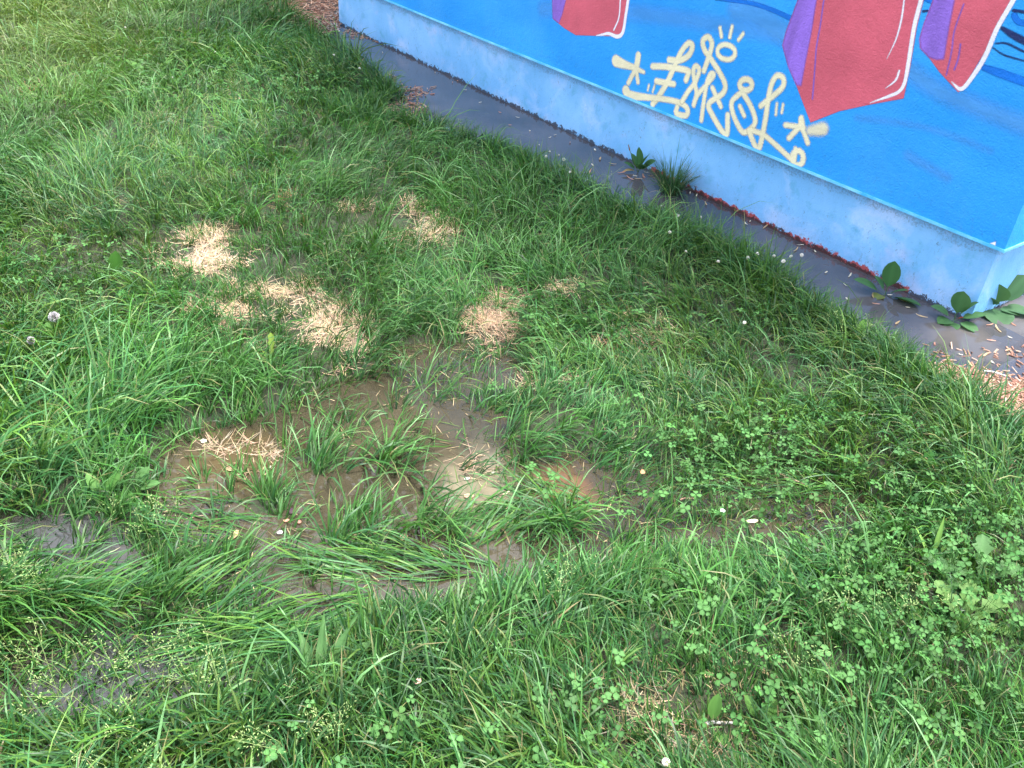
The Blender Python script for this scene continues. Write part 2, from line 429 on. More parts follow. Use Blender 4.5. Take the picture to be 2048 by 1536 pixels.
c = m.mix(m.ramp(m.noise(2.4, 6, 0.7, vec=m.mapping(P, (1, 1, .35))), [(0.5, 0.0), (0.8, 0.35)]), c, (0.10, 0.42, 0.80))
h = m.math('ADD', n2, m.math('MULTIPLY', n3, 0.8))
M_wall = m.done(m.principled(c, 0.6, m.bump(h, 0.55, 0.006), 0.3).outputs[0])
wo_ = CORNER + (N1 + N2) * OVER
wall = link('wall', box_mesh('wall', wo_, D1 * (LEN1 + 2 * OVER), D2 * (LEN2 + 2 * OVER), PL_H + 0.012, WALL_TOP), M_wall, bld)
m = NM('roof_grey'); M_roof = m.done(m.principled(m.mix(m.noise(8, 4, vec=m.geo_pos()), (0.12, 0.12, 0.12), (0.2, 0.2, 0.2)), 0.8).outputs[0])
ro = CORNER + (N1 + N2) * 0.16
link('roof', box_mesh('roof', ro, D1 * (LEN1 + .32), D2 * (LEN2 + .32), WALL_TOP + 0.002, WALL_TOP + 0.12), M_roof, bld)
# drip edge: a thin paler bead under the wall
m = NM('drip_paint'); P = m.geo_pos()
c = m.mix(m.ramp(m.noise(9, 5, vec=P), [(0.35, 0.0), (0.65, 1.0)]), (0.05, 0.42, 0.80), (0.25, 0.66, 0.92))
M_drip = m.done(m.principled(c, 0.45, m.bump(m.noise(60, 3, vec=P), 0.4, 0.004)).outputs[0])
do = CORNER + (N1 + N2) * (OVER + 0.004)
link('drip_edge', box_mesh('drip_edge', do, D1 * (LEN1 + 2 * OVER + .008), D2 * (LEN2 + 2 * OVER + .008), PL_H + 0.002, PL_H + 0.012), M_drip, bld)

# ---- paint on the wall: each mark is a thin film with a feathered sprayed edge
def paint_mat(name, colr, var=0.15, speck=0.35, stretch=(1, 1, 1)):
    m = NM(name); P = m.geo_pos()
    a = m.n('ShaderNodeAttribute', attribute_name='alpha').outputs['Fac']
    g = m.noise(150, 5, 0.65, vec=P); f2 = m.noise(420, 2, vec=P)
    af = m.ramp(m.math('ADD', a, m.math('MULTIPLY', m.math('SUBTRACT', f2, 0.5), speck * 2)), [(0.32, 0.0), (0.68, 1.0)])
    n1 = m.noise(5, 4, vec=m.mapping(P, stretch))
    dk = tuple(x * (1 - var) for x in colr); lt = tuple(min(1, x * (1 + var * .7)) for x in colr)
    c = m.mix(m.ramp(n1, [(0.35, 0.0), (0.65, 1.0)]), dk, lt)
    p = m.principled(c, 0.55, m.bump(m.math('ADD', g, m.math('MULTIPLY', m.noise(55, 4, vec=P), 0.8)), 0.55, 0.006), 0.3, m.math('MULTIPLY', af, m.n('ShaderNodeAttribute', attribute_name='cover').outputs['Fac']))
    return m.done(p.outputs[0])
def catmull(pts, n=8):
    pts = np.array(pts, float)
    if len(pts) < 3: return np.stack([np.linspace(pts[0][k], pts[-1][k], n) for k in range(pts.shape[1])], 1)
    P = np.vstack([2 * pts[0] - pts[1], pts, 2 * pts[-1] - pts[-2]]); out = []
    for i in range(1, len(P) - 2):
        for t in np.linspace(0, 1, n, endpoint=False):
            out.append(0.5 * (2 * P[i] + (P[i + 1] - P[i - 1]) * t + (2 * P[i - 1] - 5 * P[i] + 4 * P[i + 1] - P[i + 2]) * t * t + (3 * P[i] - P[i - 1] - 3 * P[i + 1] + P[i + 2]) * t ** 3))
    out.append(pts[-1]); return np.array(out)
def film(name, marks, mat, off, feather=0.008, res=0.004, cover=1.0, parent=None, label=None):
    """marks: ('poly', [(px,py)..]) or ('line', [(px,py,width_px)..]) in photo pixels, or ('smear', ...)"""
    items = []; lo = np.array([1e9, 1e9]); hi = -lo
    for kind, pts in marks:
        if kind == 'poly':
            q = np.array([wall_pt(x, y) for x, y in pts])
            items.append((kind, q, None)); lo = np.minimum(lo, q.min(0)); hi = np.maximum(hi, q.max(0))
        else:
            c = catmull(pts)
            q = np.array([wall_pt(x, y) for x, y, _ in c])
            hgt = np.array([abs(wall_pt(x, y - w_ / 2)[1] - wall_pt(x, y + w_ / 2)[1]) for x, y, w_ in c]) / 2
            items.append((kind, q, hgt * 0.93)); lo = np.minimum(lo, (q - hgt[:, None]).min(0)); hi = np.maximum(hi, (q + hgt[:, None]).max(0))
    lo -= 0.03; hi += 0.03; lo[1] = max(lo[1], PL_H + 0.014); lo[0] = max(lo[0], -OVER + .001)
    gs = np.arange(lo[0], hi[0] + res, res); gt = np.arange(lo[1], hi[1] + res, res)
    Sg, Tg = np.meshgrid(gs, gt); D = np.full(Sg.shape, 1e9)
    for kind, q, hw in items:
        if kind == 'poly': D = np.minimum(D, poly_sd(Sg, Tg, q))
        else:
            for i in range(len(q) - 1):
                a, b = q[i], q[i + 1]; e = b - a
                t = np.clip(((Sg - a[0]) * e[0] + (Tg - a[1]) * e[1]) / (e @ e + 1e-12), 0, 1)
                D = np.minimum(D, np.hypot(Sg - a[0] - t * e[0], Tg - a[1] - t * e[1]) - (hw[i] + (hw[i + 1] - hw[i]) * t))
    A = np.clip(0.5 - D / (2 * feather), 0, 1)
    n = len(gs); k = A > 0.001
    cell = k[:-1, :-1] | k[1:, :-1] | k[:-1, 1:] | k[1:, 1:]
    j, i = np.nonzero(cell); a = j * n + i
    Q = np.stack([a, a + 1, a + 1 + n, a + n], 1)
    used = np.unique(Q); remap = np.zeros(Sg.size, int); remap[used] = np.arange(len(used))
    V = wall_xyz(Sg.ravel()[used], Tg.ravel()[used], 0.0004 + off * 0.22) - B0
    o = link(name, mesh_np(name, V, remap[Q][:, ::-1], None, {'alpha': A.ravel()[used], 'cover': np.full(len(used), cover)}), mat, parent or bld)
    if label: o['label'] = label
    return o
M_red = paint_mat('red_paint', (0.66, 0.115, 0.165), 0.12, 0.08)
M_purple = paint_mat('purple_paint', (0.29, 0.145, 0.62), 0.18, 0.15, (4, 4, 0.8))
M_white = paint_mat('white_paint', (0.86, 0.80, 0.90), 0.06, 0.25)
M_lblue = paint_mat('light_blue_paint', (0.12, 0.42, 0.86), 0.15, 0.3, (1, 1, 4))
M_mblue = paint_mat('mid_blue_paint', (0.003, 0.17, 0.68), 0.12, 0.1)
M_navy = paint_mat('navy_paint', (0.012, 0.028, 0.13), 0.2, 0.15)
M_cream = paint_mat('cream_paint', (0.82, 0.73, 0.49), 0.09, 0.55)
z2 = lambda pts: [(1160 + p[0] * .29297, p[1] * .29297) + tuple(x * .29297 for x in p[2:]) for p in pts]
z3 = lambda pts: [(1500 + p[0] * .26758, p[1] * .26758) + tuple(x * .26758 for x in p[2:]) for p in pts]
def W(pts, w_): return [(*p, w_) if len(p) == 2 else p for p in pts]
# swooshes of other blues
film('light_blue_band', [('line', z3(W([(1180, 520), (1420, 680), (1700, 800), (2100, 960), (2500, 1130)], 150)))], M_lblue, 0.0010, 0.05, 0.012, 0.55)
film('light_blue_band', [('line', z2(W([(-250, 60), (200, 70), (560, 110), (900, 160), (1400, 250)], 120)))], M_lblue, 0.0010, 0.05, 0.012, 0.4)
film('light_blue_band', [('line', z3(W([(-100, 60), (60, 110), (250, 240)], 190)))], M_lblue, 0.0013, 0.05, 0.012, 0.5)
film('light_blue_band', [('line', z3(W([(800, 880), (1200, 930), (1500, 1010), (1800, 1130)], 40)))], M_lblue, 0.0010, 0.03, 0.012, 0.4)
film('light_blue_band', [('line', z3(W([(1180, 1160), (1320, 1240), (1480, 1330)], 70)))], M_lblue, 0.0010, 0.03, 0.012, 0.4)
film('dark_blue_swoosh', [('line', z2([(930, -10, 26), (1150, 18, 30), (1300, 62, 34), (1450, 128, 40)]))], M_mblue, 0.0016, 0.008)
film('dark_blue_swoosh', [('line', z3([(1300, -20, 50), (1375, 15, 40)]))], M_mblue, 0.0016, 0.008)
film('dark_blue_swoosh', [('line', z3(W([(2200, 175), (2048, 172), (2000, 155), (1975, 115)], 52)))], M_mblue, 0.0016, 0.008)
film('dark_blue_swoosh', [('line', z3([(1750, 505, 50), (1880, 550, 70), (2048, 610, 70), (2200, 660, 60)]))], M_mblue, 0.0016, 0.01)
film('navy_stroke', [('line', z3([(1885, 210, 30), (1960, 258, 55), (2048, 305, 60), (2250, 400, 50)]))], M_navy, 0.0020, 0.008)
film('navy_stroke', [('line', z3([(1970, 78, 26), (2048, 90, 26), (2200, 130, 20)]))], M_navy, 0.0020, 0.006)
film('navy_stroke', [('line', z3([(1835, 325, 12), (1920, 325, 16), (2048, 385, 18), (2200, 440, 14)]))], M_navy, 0.0020, 0.006)
film('navy_stroke', [('line', z3([(1815, 355, 10), (1900, 410, 14), (2048, 455, 14), (2200, 500, 12)]))], M_navy, 0.0020, 0.006)
film('navy_stroke', [('line', z3([(1295, 85, 20), (1330, 80, 18)]))], M_navy, 0.0020, 0.006)
# three hanging crystals
def crystal(body, purple, lines, whites, label):
    o = film('painted_crystal', [('poly', body)], M_red, 0.0024, 0.006, label=label)
    film('purple_facet', [('poly', purple)], M_purple, 0.0030, 0.014, parent=o)
    if lines: film('purple_line', [('line', l) for l in lines], M_purple, 0.0034, 0.006, 0.003, 0.75, parent=o)
    film('white_outline', [('line', l) for l in whites], M_white, 0.0038, 0.005, 0.003, parent=o)
crystal([(1105, -60), (1106, 0), (1107, 37), (1130, 56), (1153, 70), (1185, 71), (1222, 72), (1240, 74), (1248, 66), (1257, 0), (1262, -60)],
        [(1105, -60), (1138, -60), (1133, 0), (1126, 28), (1119, 46), (1107, 36)], None,
        [[(1194, 71, 2), (1206, 69, 5), (1219, 67, 7), (1236, 73, 9), (1247, 64, 9), (1253, 30, 9), (1258, -5, 9), (1262, -60, 9)], [(1244, -60, 4), (1242, 0, 4), (1239, 35, 4), (1229, 60, 4)]],
        'smallest red crystal, cut off by the top edge left of the tag')
crystal(z3([(440, -220), (360, 0), (270, 240), (245, 340), (290, 500), (350, 640), (455, 915), (670, 830), (900, 780), (1150, 735), (1200, 500), (1250, 200), (1300, 0), (1340, -220)]),
        z3([(440, -220), (540, -220), (500, 0), (460, 250), (420, 450), (385, 640), (350, 635), (290, 500), (247, 340), (272, 240), (362, 0)]),
        [z3(W([(590, -200), (555, 0), (530, 180), (500, 350), (490, 480), (470, 740)], 15))],
        [z3([(1320, -200, 42), (1280, 0, 42), (1230, 200, 40), (1190, 450, 38), (1160, 610, 34), (1120, 680, 30), (1050, 715, 26), (900, 768, 6)]),
         z3([(1180, -200, 12), (1155, 0, 15), (1135, 140, 18), (1095, 290, 14), (1025, 440, 4)]), z3([(1118, 530, 20), (1090, 600, 18), (1015, 660, 4)])],
        'largest red crystal, right of the yellow tag')
crystal(z3([(1450, -220), (1370, 0), (1300, 180), (1268, 290), (1275, 360), (1340, 430), (1420, 540), (1560, 690), (1600, 650), (1700, 480), (1800, 320), (1900, 150), (1980, 0), (2080, -220)]),
        z3([(1450, -220), (1570, -220), (1530, 0), (1490, 200), (1450, 440), (1400, 445), (1340, 428), (1278, 360), (1270, 290), (1302, 180), (1372, 0)]),
        [z3(W([(1600, 30), (1530, 230), (1510, 380), (1470, 560)], 14)), z3(W([(1575, 330), (1560, 430), (1530, 520)], 16))],
        [z3([(2080, -220, 46), (1970, 0, 46), (1850, 210, 44), (1760, 420, 44), (1660, 580, 40), (1580, 665, 34), (1510, 612, 8)])],
        'pointed red crystal, rightmost of the three')
# the tag, letter by letter
tagp = link('graffiti_tag', None, None, bld)
tagp['label'] = 'cream sprayed graffiti tag with stars and a small sun'
def ring(cx, cy, rx, ry, w_, rot=0, n=10):
    return [(cx + rx * math.cos(a) * math.cos(rot) - ry * math.sin(a) * math.sin(rot), cy + rx * math.cos(a) * math.sin(rot) + ry * math.sin(a) * math.cos(rot), w_) for a in np.linspace(0, 2 * math.pi, n + 1)]
def glyph(name, strokes, off=0.0044, cover=1.0, feather=0.010):
    film(name, [('line', z2([(a, b, w_ * 1.12 + 2) for a, b, w_ in s])) for s in strokes], M_cream, off, feather, 0.0035, cover, tagp)
glyph('star', [W([(403, 378), (395, 430), (382, 480)], 50), W([(382, 475), (335, 565)], 36), W([(388, 470), (400, 560)], 32), [(250, 415, 80), (310, 440, 56), (370, 460, 40), (440, 492, 26)]])
glyph('letter', [W([(500, 452), (600, 456), (735, 480), (742, 505), (728, 545)], 42),
                 W([(612, 408), (680, 412), (745, 378), (772, 315), (745, 295), (705, 338), (668, 410), (600, 560), (545, 650), (500, 712)], 42), W([(525, 553), (645, 573)], 40)])
glyph('letter', [[(318, 618, 70), (345, 650, 66), (450, 662, 44), (590, 678, 38), (690, 702, 38), (738, 745, 40), (725, 788, 40), (662, 772, 40), (668, 728, 36)]], 0.0050)
glyph('tick', [W([(475, 580), (467, 615)], 16), W([(515, 578), (500, 628)], 16)])
glyph('letter', [W([(700, 692), (745, 620), (790, 560), (818, 480), (795, 450), (778, 485), (790, 580), (800, 640), (780, 715)], 36),
                 W([(780, 715), (812, 640), (880, 565), (918, 512), (898, 502), (872, 560), (848, 700), (832, 820)], 34)], 0.0054)
glyph('letter', [W([(850, 482), (882, 390), (905, 300), (878, 252), (842, 280), (855, 340), (900, 405), (960, 500), (995, 580), (975, 640), (885, 705), (905, 780), (1000, 920), (1012, 785)], 40), W([(908, 598), (935, 660), (965, 725)], 36)], 0.0048)
glyph('sun', [ring(1003, 355, 62, 50, 34, 0.3)])
for a in ([(960, 190), (970, 250)], [(1042, 180), (1026, 256)], [(1117, 230), (1086, 272)]): glyph('sun_ray', [W(a, 26)])
glyph('letter', [ring(1136, 578, 42, 38, 40), W([(1112, 625), (1045, 685), (1042, 750), (1075, 840), (1115, 900), (1155, 890), (1200, 830), (1172, 730), (1120, 640)], 38), W([(1095, 725), (1125, 790)], 32)], 0.0058)
glyph('letter', [W([(1238, 722), (1300, 672), (1385, 595), (1392, 535), (1350, 515), (1315, 565), (1290, 670), (1265, 840), (1222, 1020), (1180, 950), (1158, 890)], 40), W([(1170, 885), (1260, 922), (1330, 980), (1450, 1090)], 36), ring(1490, 1078, 38, 50, 40), W([(1475, 1015), (1462, 1125)], 34)], 0.0064)
glyph('tick', [W([(1348, 705), (1340, 782)], 18), W([(1390, 712), (1380, 770)], 18)])
glyph('star', [W([(1513, 805), (1500, 862), (1430, 942)], 38), W([(1405, 852), (1500, 868), (1530, 900), (1558, 975)], 36), W([(1513, 805), (1528, 880)], 40)])
glyph('smear', [[(1575, 890, 60), (1620, 885, 80), (1660, 878, 90)]], 0.0070, 0.85, 0.02)
# chipped white patch of render at the wall's near bottom corner
film('chipped_render', [('poly', [(1962, 489), (1975, 488), (1992, 483), (1990, 500), (1985, 497)])], M_white, 0.0030, 0.004, 0.003, 1.0)

# ------------------------------------------------------------------ grass
GREENS = np.array([(0.040, 0.128, 0.021), (0.055, 0.157, 0.028), (0.033, 0.116, 0.031), (0.086, 0.184, 0.030), (0.050, 0.143, 0.050)])
SHORT = [(1300, 1400, 360, 190), (1700, 1440, 500, 200), (2000, 1250, 300, 200)]      # close-cropped part
def blades_mesh(name, x, y, az, L, wd, th0, bend, roll, colr, z0=None, floor=None, seg=4, tips=0.0):
    n = len(x); u = np.linspace(0, 1, seg + 1)
    if z0 is None: z0 = height(x, y)
    if floor is None: floor = np.maximum(z0, 0.0) + 0.003
    dirx, diry = np.cos(az), np.sin(az)
    px, py, pz = x.copy(), y.copy(), z0 - 0.004
    hx, hy = -diry, dirx
    V = np.zeros((n, 2 * seg + 1, 3), np.float32); wp = np.interp(u, [0, .25, .6, .85, 1], [.75, 1, .85, .5, 0])
    for k in range(seg + 1):
        th = th0 - bend * (u[k] ** 1.25)
        if k:
            thm = th0 - bend * ((u[k] - .5 / seg) ** 1.25)
            px = px + L / seg * np.cos(thm) * dirx; py = py + L / seg * np.cos(thm) * diry
            pz = pz + L / seg * np.sin(thm)
            pz = np.maximum(pz, floor + 0.002 * rng.random(n))
        if k == seg:
            V[:, 2 * seg] = np.stack([px, py, pz], -1)
        else:
            r = roll * (0.4 + u[k])
            nxv, nyv, nzv = -np.sin(th) * dirx, -np.sin(th) * diry, np.cos(th)
            sx = np.cos(r) * hx + np.sin(r) * nxv; sy = np.cos(r) * hy + np.sin(r) * nyv; sz = np.sin(r) * nzv
            ww = wd * wp[k] * .5
            V[:, 2 * k] = np.stack([px - sx * ww, py - sy * ww, pz - sz * ww], -1)
            V[:, 2 * k + 1] = np.stack([px + sx * ww, py + sy * ww, pz + sz * ww], -1)
    nv = 2 * seg + 1; b = (np.arange(n) * nv)[:, None]
    Q = np.concatenate([b + np.array([2 * k, 2 * k + 1, 2 * k + 3, 2 * k + 2]) for k in range(seg - 1)])
    T = b + np.array([2 * seg - 2, 2 * seg - 1, 2 * seg])
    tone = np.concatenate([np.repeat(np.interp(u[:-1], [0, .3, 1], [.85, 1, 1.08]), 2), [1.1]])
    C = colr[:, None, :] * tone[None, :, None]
    if tips:
        tp_ = rng.random(n) < tips; C[tp_, 2 * seg] = (0.30, 0.24, 0.12); C[tp_, 2 * seg - 2:2 * seg] = 0.5 * C[tp_, 2 * seg - 2:2 * seg] + 0.5 * np.array((0.24, 0.21, 0.09))
    return mesh_np(name, V.reshape(-1, 3), Q, T, {'col': np.clip(C, 0, 1).reshape(-1, 3)})

def straw_mask(u, v):
    m_ = np.zeros(u.shape)
    for x, y, rx, ry in STRAW: m_ = np.maximum(m_, sstep(1.0, 0.6, np.hypot((u - x) / rx, (v - y) / ry)))
    return m_
STRAW = [(405, 530, 62, 34), (430, 490, 32, 16), (490, 645, 66, 30), (570, 600, 42, 18), (625, 675, 68, 46), (700, 430, 22, 10), (830, 455, 52, 28), (890, 490, 28, 26), (1000, 605, 34, 20), (1005, 665, 40, 32), (950, 670, 26, 26), (1130, 585, 26, 12)]

# tussock centres over the lawn; denser near the camera
def scatter(n, x0, x1, y0, y1, p=1.6):
    y = y0 + (y1 - y0) * rng.random(n) ** p
    x = x0 + (x1 - x0) * rng.random(n)
    return x, y
def lawn_points(n, p=1.5):
    y = 0.62 + 8.6 * rng.random(n) ** p
    half = 0.95 + 0.72 * y
    x = -0.15 + (rng.random(n) * 2 - 1) * half
    pd = poly_sd(x, y, PATH_POLY)
    k = (pd > 0.0)
    return x[k], y[k]
cx, cy = lawn_points(36000, 1.38)
u, v = trace(cx, cy)
wet = wetness(u, v); isl = isles(u, v); stw = straw_mask(u, v)
sps = np.zeros(u.shape)
for a, b, rx, ry in SPARSE: sps = np.maximum(sps, sstep(1.2, 0.7, np.hypot((u - a) / rx, (v - b) / ry)))
left_wet = np.maximum(sstep(20, -30, poly_sd(u, v, PUD_L1)), sstep(20, -30, poly_sd(u, v, PUD_L2)))
right_wet = sstep(20, -30, poly_sd(u, v, PUD_R))
keep = 1 - 0.985 * sstep(0.10, 0.45, wet)
keep = np.maximum(keep, 0.06 * (wet > .1)); keep = np.maximum(keep, isl * 0.58); keep = np.maximum(keep, sps * 0.22 * (wet > .2))
keep = np.maximum(keep, 0.40 * left_wet); keep = np.maximum(keep, 0.30 * right_wet)
keep *= 1 - 0.72 * stw
keep *= 1 - 0.12 * sstep(1.1, 0.5, np.hypot((u - 1370) / 250, (v - 1455) / 115))
k = rng.random(len(cx)) < keep
cx, cy, wet, isl, u, v, left_wet = (a[k] for a in (cx, cy, wet, isl, u, v, left_wet))
short = np.zeros(u.shape)
for a, b, rx, ry in SHORT: short = np.maximum(short, sstep(1.2, 0.6, np.hypot((u - a) / rx, (v - b) / ry)))
far = sstep(3.2, 6.5, cy)
worn = sstep(1.2, 0.5, np.hypot((u - 1370) / 250, (v - 1455) / 115))
# blades of each tussock
nb = rng.integers(8, 16, len(cx)); idx = np.repeat(np.arange(len(cx)), nb); N = len(idx)
rad = (0.012 + 0.016 * rng.random(len(cx)))[idx] * (1 + 0.8 * far[idx])
ang = rng.random(N) * 2 * math.pi; rr = rad * np.sqrt(rng.random(N))
bx, by = cx[idx] + rr * np.cos(ang), cy[idx] + rr * np.sin(ang)
flow = 2 * math.pi * (vnoise(cx, cy, 1.1, 7) * 1.6 + 0.1) + rng.normal(0, .5, len(cx))
lean = 0.35 + 1.1 * vnoise(cx, cy, 1.7, 8)
dx = np.cos(ang) * 0.8 + np.cos(flow[idx]) * lean[idx] + rng.normal(0, .55, N)
dy = np.sin(ang) * 0.8 + np.sin(flow[idx]) * lean[idx] + rng.normal(0, .55, N)
az = np.arctan2(dy, dx)
tall = 0.44 + 0.66 * vnoise(cx, cy, 1.6, 9) + 0.7 * vnoise(cx, cy, 4.2, 19) ** 2
near_w = np.zeros(u.shape)
for pl_, _a in PUDS: near_w = np.maximum(near_w, sstep(110, 10, poly_sd(u, v, pl_)))
near_s = np.zeros(u.shape)
for a, b, rx, ry in STRAW: near_s = np.maximum(near_s, sstep(1.3, 0.9, np.hypot((u - a) / (rx + 14), (v - b - 26) / (ry + 34))))
tall *= (1 - 0.35 * worn) * (1 - 0.38 * near_w * (isl < .3)) * (1 - 0.4 * near_s)
Lc = (0.080 + 0.078 * rng.random(len(cx))) * tall * (1 - 0.45 * short) * (1 + 0.1 * far)
L = Lc[idx] * (0.6 + 0.8 * rng.random(N)) * np.where(rng.random(N) < 0.10, 1.55, 1.0)
fine = vnoise(cx, cy, 0.9, 12)[idx]
wd = (0.0018 + 0.0027 * rng.random(N) * (0.5 + fine)) * (1 + 0.25 * far[idx]) * (0.75 + 2.2 * np.minimum(L, .2))
th0 = np.clip(rng.normal(1.22, 0.22, N) - 0.35 * (lean[idx] - .9) - 0.25 * left_wet[idx], 0.25, 1.55)
bend = np.clip(rng.normal(1.15, 0.5, N), 0.1, 2.3) * np.clip(L / 0.10, .5, 1.4)
roll = rng.normal(0, 0.6, N)
hue = vnoise(cx, cy, 1.3, 10); hue2 = rng.random(len(cx))
base = GREENS[(hue * 0.8 + hue2 * 0.6).clip(0, 1.399) .__mul__(3.57).astype(int).clip(0, 4)]
farleft = sstep(500, 100, u) * sstep(330, 60, v)
base = base * (1 - farleft[:, None]) + farleft[:, None] * np.array([0.10, 0.17, 0.03])
colr = base[idx] * (0.72 + 0.55 * vnoise(cx, cy, 3.1, 29))[idx][:, None] * (0.5 + 0.85 * rng.random((N, 1))) * (1 + rng.normal(0, .06, (N, 3)))
lite = rng.random(N) < 0.10; colr[lite] = np.array([0.11, 0.25, 0.085]) * (0.8 + .4 * rng.random((lite.sum(), 1)))
dry = rng.random(N) < (0.018 + 0.05 * short[idx] + 0.16 * worn[idx]); colr[dry] = np.array([0.27, 0.22, 0.11]) * (0.6 + .5 * rng.random((dry.sum(), 1))); L[dry] *= .55
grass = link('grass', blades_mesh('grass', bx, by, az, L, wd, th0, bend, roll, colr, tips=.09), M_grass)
tag(grass, 'uneven green lawn grass covering the ground', 'grass', kind='stuff')

# ragged taller fringe along the lawn edge
ew = np.array(EDGE_W[1:-1]); seg = rng.integers(0, len(ew) - 1, 1500); t_ = rng.random(1500)
fx = ew[seg, 0] * (1 - t_) + ew[seg + 1, 0] * t_ + rng.normal(0, .05, 1500); fy = ew[seg, 1] * (1 - t_) + ew[seg + 1, 1] * t_ + rng.normal(0, .05, 1500)
k = (poly_sd(fx, fy, PATH_POLY) > -0.03) & (vnoise(fx, fy, 5, 41) > .3); fx, fy = fx[k], fy[k]
idx = np.repeat(np.arange(len(fx)), 9); n = len(idx); ang = rng.random(n) * 6.283
colr = GREENS[rng.integers(0, 5, len(fx))][idx] * (0.6 + .6 * rng.random((n, 1)))
L = (0.07 + .08 * vnoise(fx, fy, 6, 42))[idx] * (.6 + .8 * rng.random(n))
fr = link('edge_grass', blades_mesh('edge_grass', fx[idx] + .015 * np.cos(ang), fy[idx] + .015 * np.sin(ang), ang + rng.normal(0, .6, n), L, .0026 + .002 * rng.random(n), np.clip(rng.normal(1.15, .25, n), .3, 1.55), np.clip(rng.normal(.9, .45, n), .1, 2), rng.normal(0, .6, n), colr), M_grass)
tag(fr, 'taller ragged grass leaning over the lawn edge', 'grass', kind='stuff')

# fine undergrowth filling the sward
cx, cy = lawn_points(85000, 1.12); u, v = trace(cx, cy); wet = wetness(u, v)
k = rng.random(len(cx)) < (1 - 0.99 * sstep(.25, .6, wet)) * (1 - 0.8 * straw_mask(u, v)); cx, cy = cx[k], cy[k]; u, v = u[k], v[k]; n = len(cx)
hue = vnoise(cx, cy, 1.5, 21)
colr = np.where((hue + .3 * rng.random(n) > .75)[:, None], np.array([0.052, 0.125, 0.026]), np.array([0.024, 0.085, 0.022])) * (0.7 + .5 * rng.random((n, 1)))
worn = sstep(1.2, 0.5, np.hypot((u - 1370) / 250, (v - 1455) / 115)); dry = rng.random(n) < 0.08 + .45 * worn; colr[dry] = np.array([0.27, 0.21, 0.11])
L = 0.03 + 0.035 * rng.random(n)
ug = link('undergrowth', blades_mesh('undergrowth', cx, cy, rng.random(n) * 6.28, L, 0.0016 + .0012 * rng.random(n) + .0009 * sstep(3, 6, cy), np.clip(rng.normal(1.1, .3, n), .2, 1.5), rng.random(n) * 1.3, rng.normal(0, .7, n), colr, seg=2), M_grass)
tag(ug, 'short fine grass filling between the longer blades', 'grass', kind='stuff')

# long blades laid flat on the water, combed by the flow
FLAT = [(830, 1135, 200, 32, (-1, -0.10), 190), (720, 1215, 170, 40, (-0.9, 0.45), 180), (1130, 1020, 80, 50, (-1, -0.15), 110), (540, 1270, 150, 45, (-1, 0.35), 170),
        (320, 1030, 110, 60, (0.9, 0.35), 80), (300, 1220, 220, 60, (1, -0.4), 170), (1600, 960, 160, 40, (-1, 0.05), 130), (120, 1180, 130, 70, (0.8, 0.3), 110), (1000, 660, 0, 0, (1, 0), 0), (930, 1080, 120, 30, (0.6, -0.5), 90)]
xs_, ys_, az_, L_ = [], [], [], []
for (px, py, rx, ry, d, n) in FLAT:
    for _ in range(n):
        a = rng.random() * 6.283; r = math.sqrt(rng.random())
        p = at(px + rx * r * math.cos(a), py + ry * r * math.sin(a)); q = at(px + rx * r * math.cos(a) + d[0] * 40, py + ry * r * math.sin(a) + d[1] * 40)
        xs_.append(p[0]); ys_.append(p[1]); az_.append(math.atan2(q[1] - p[1], q[0] - p[0]) + rng.normal(0, .22)); L_.append(0.10 + .12 * rng.random())
xs_, ys_, az_, L_ = map(np.array, (xs_, ys_, az_, L_)); n = len(xs_)
colr = GREENS[rng.integers(0, 5, n)] * (0.8 + .5 * rng.random((n, 1)))
fl = link('floating_grass', blades_mesh('floating_grass', xs_, ys_, az_, L_, 0.0026 + .0022 * rng.random(n), np.clip(rng.normal(.45, .3, n), .05, 1.3), np.clip(rng.normal(.75, .3, n), .1, 1.6), rng.normal(0, .35, n), colr), M_grass)
tag(fl, 'long green blades lying flat on the puddle water', 'grass', kind='stuff')

# single blades standing in and drowned bits lying on the shallow water
def in_puddle(n, poly):
    p = np.array([at(x, y)[:2] for x, y in poly]); lo, hi = p.min(0), p.max(0)
    x = lo[0] + (hi[0] - lo[0]) * rng.random(n * 3); y = lo[1] + (hi[1] - lo[1]) * rng.random(n * 3)
    k = poly_sd(x, y, p) < 0; return x[k][:n], y[k][:n]
x1, y1 = in_puddle(900, PUDDLE); x2, y2 = in_puddle(350, PUD_R); x3, y3 = in_puddle(500, PUD_L2); x_ = np.concatenate([x1, x2, x3]); y_ = np.concatenate([y1, y2, y3])
k = vnoise(x_, y_, 5, 51) + .35 * rng.random(len(x_)) > .52; x_, y_ = x_[k], y_[k]; n = len(x_)
colr = GREENS[rng.integers(0, 5, n)] * (.7 + .6 * rng.random((n, 1)))
sb = link('standing_blades', blades_mesh('standing_blades', x_, y_, rng.random(n) * 6.283, .035 + .07 * rng.random(n), .0016 + .0018 * rng.random(n), np.clip(rng.normal(.95, .4, n), .1, 1.5), rng.normal(.7, .5, n), rng.normal(0, .6, n), colr, tips=.25), M_grass)
tag(sb, 'thin single grass blades standing in the shallow water', 'grass', kind='stuff')
x1, y1 = in_puddle(520, PUDDLE); x2, y2 = in_puddle(120, PUD_R); x_ = np.concatenate([x1, x2]); y_ = np.concatenate([y1, y2])
k = vnoise(x_, y_, 6, 52) + .3 * rng.random(len(x_)) > .58; x_, y_ = x_[k], y_[k]; n = len(x_)
pal = np.array([(0.30, .24, .14), (0.42, .33, .20), (0.16, .13, .07), (0.10, .14, .05)])
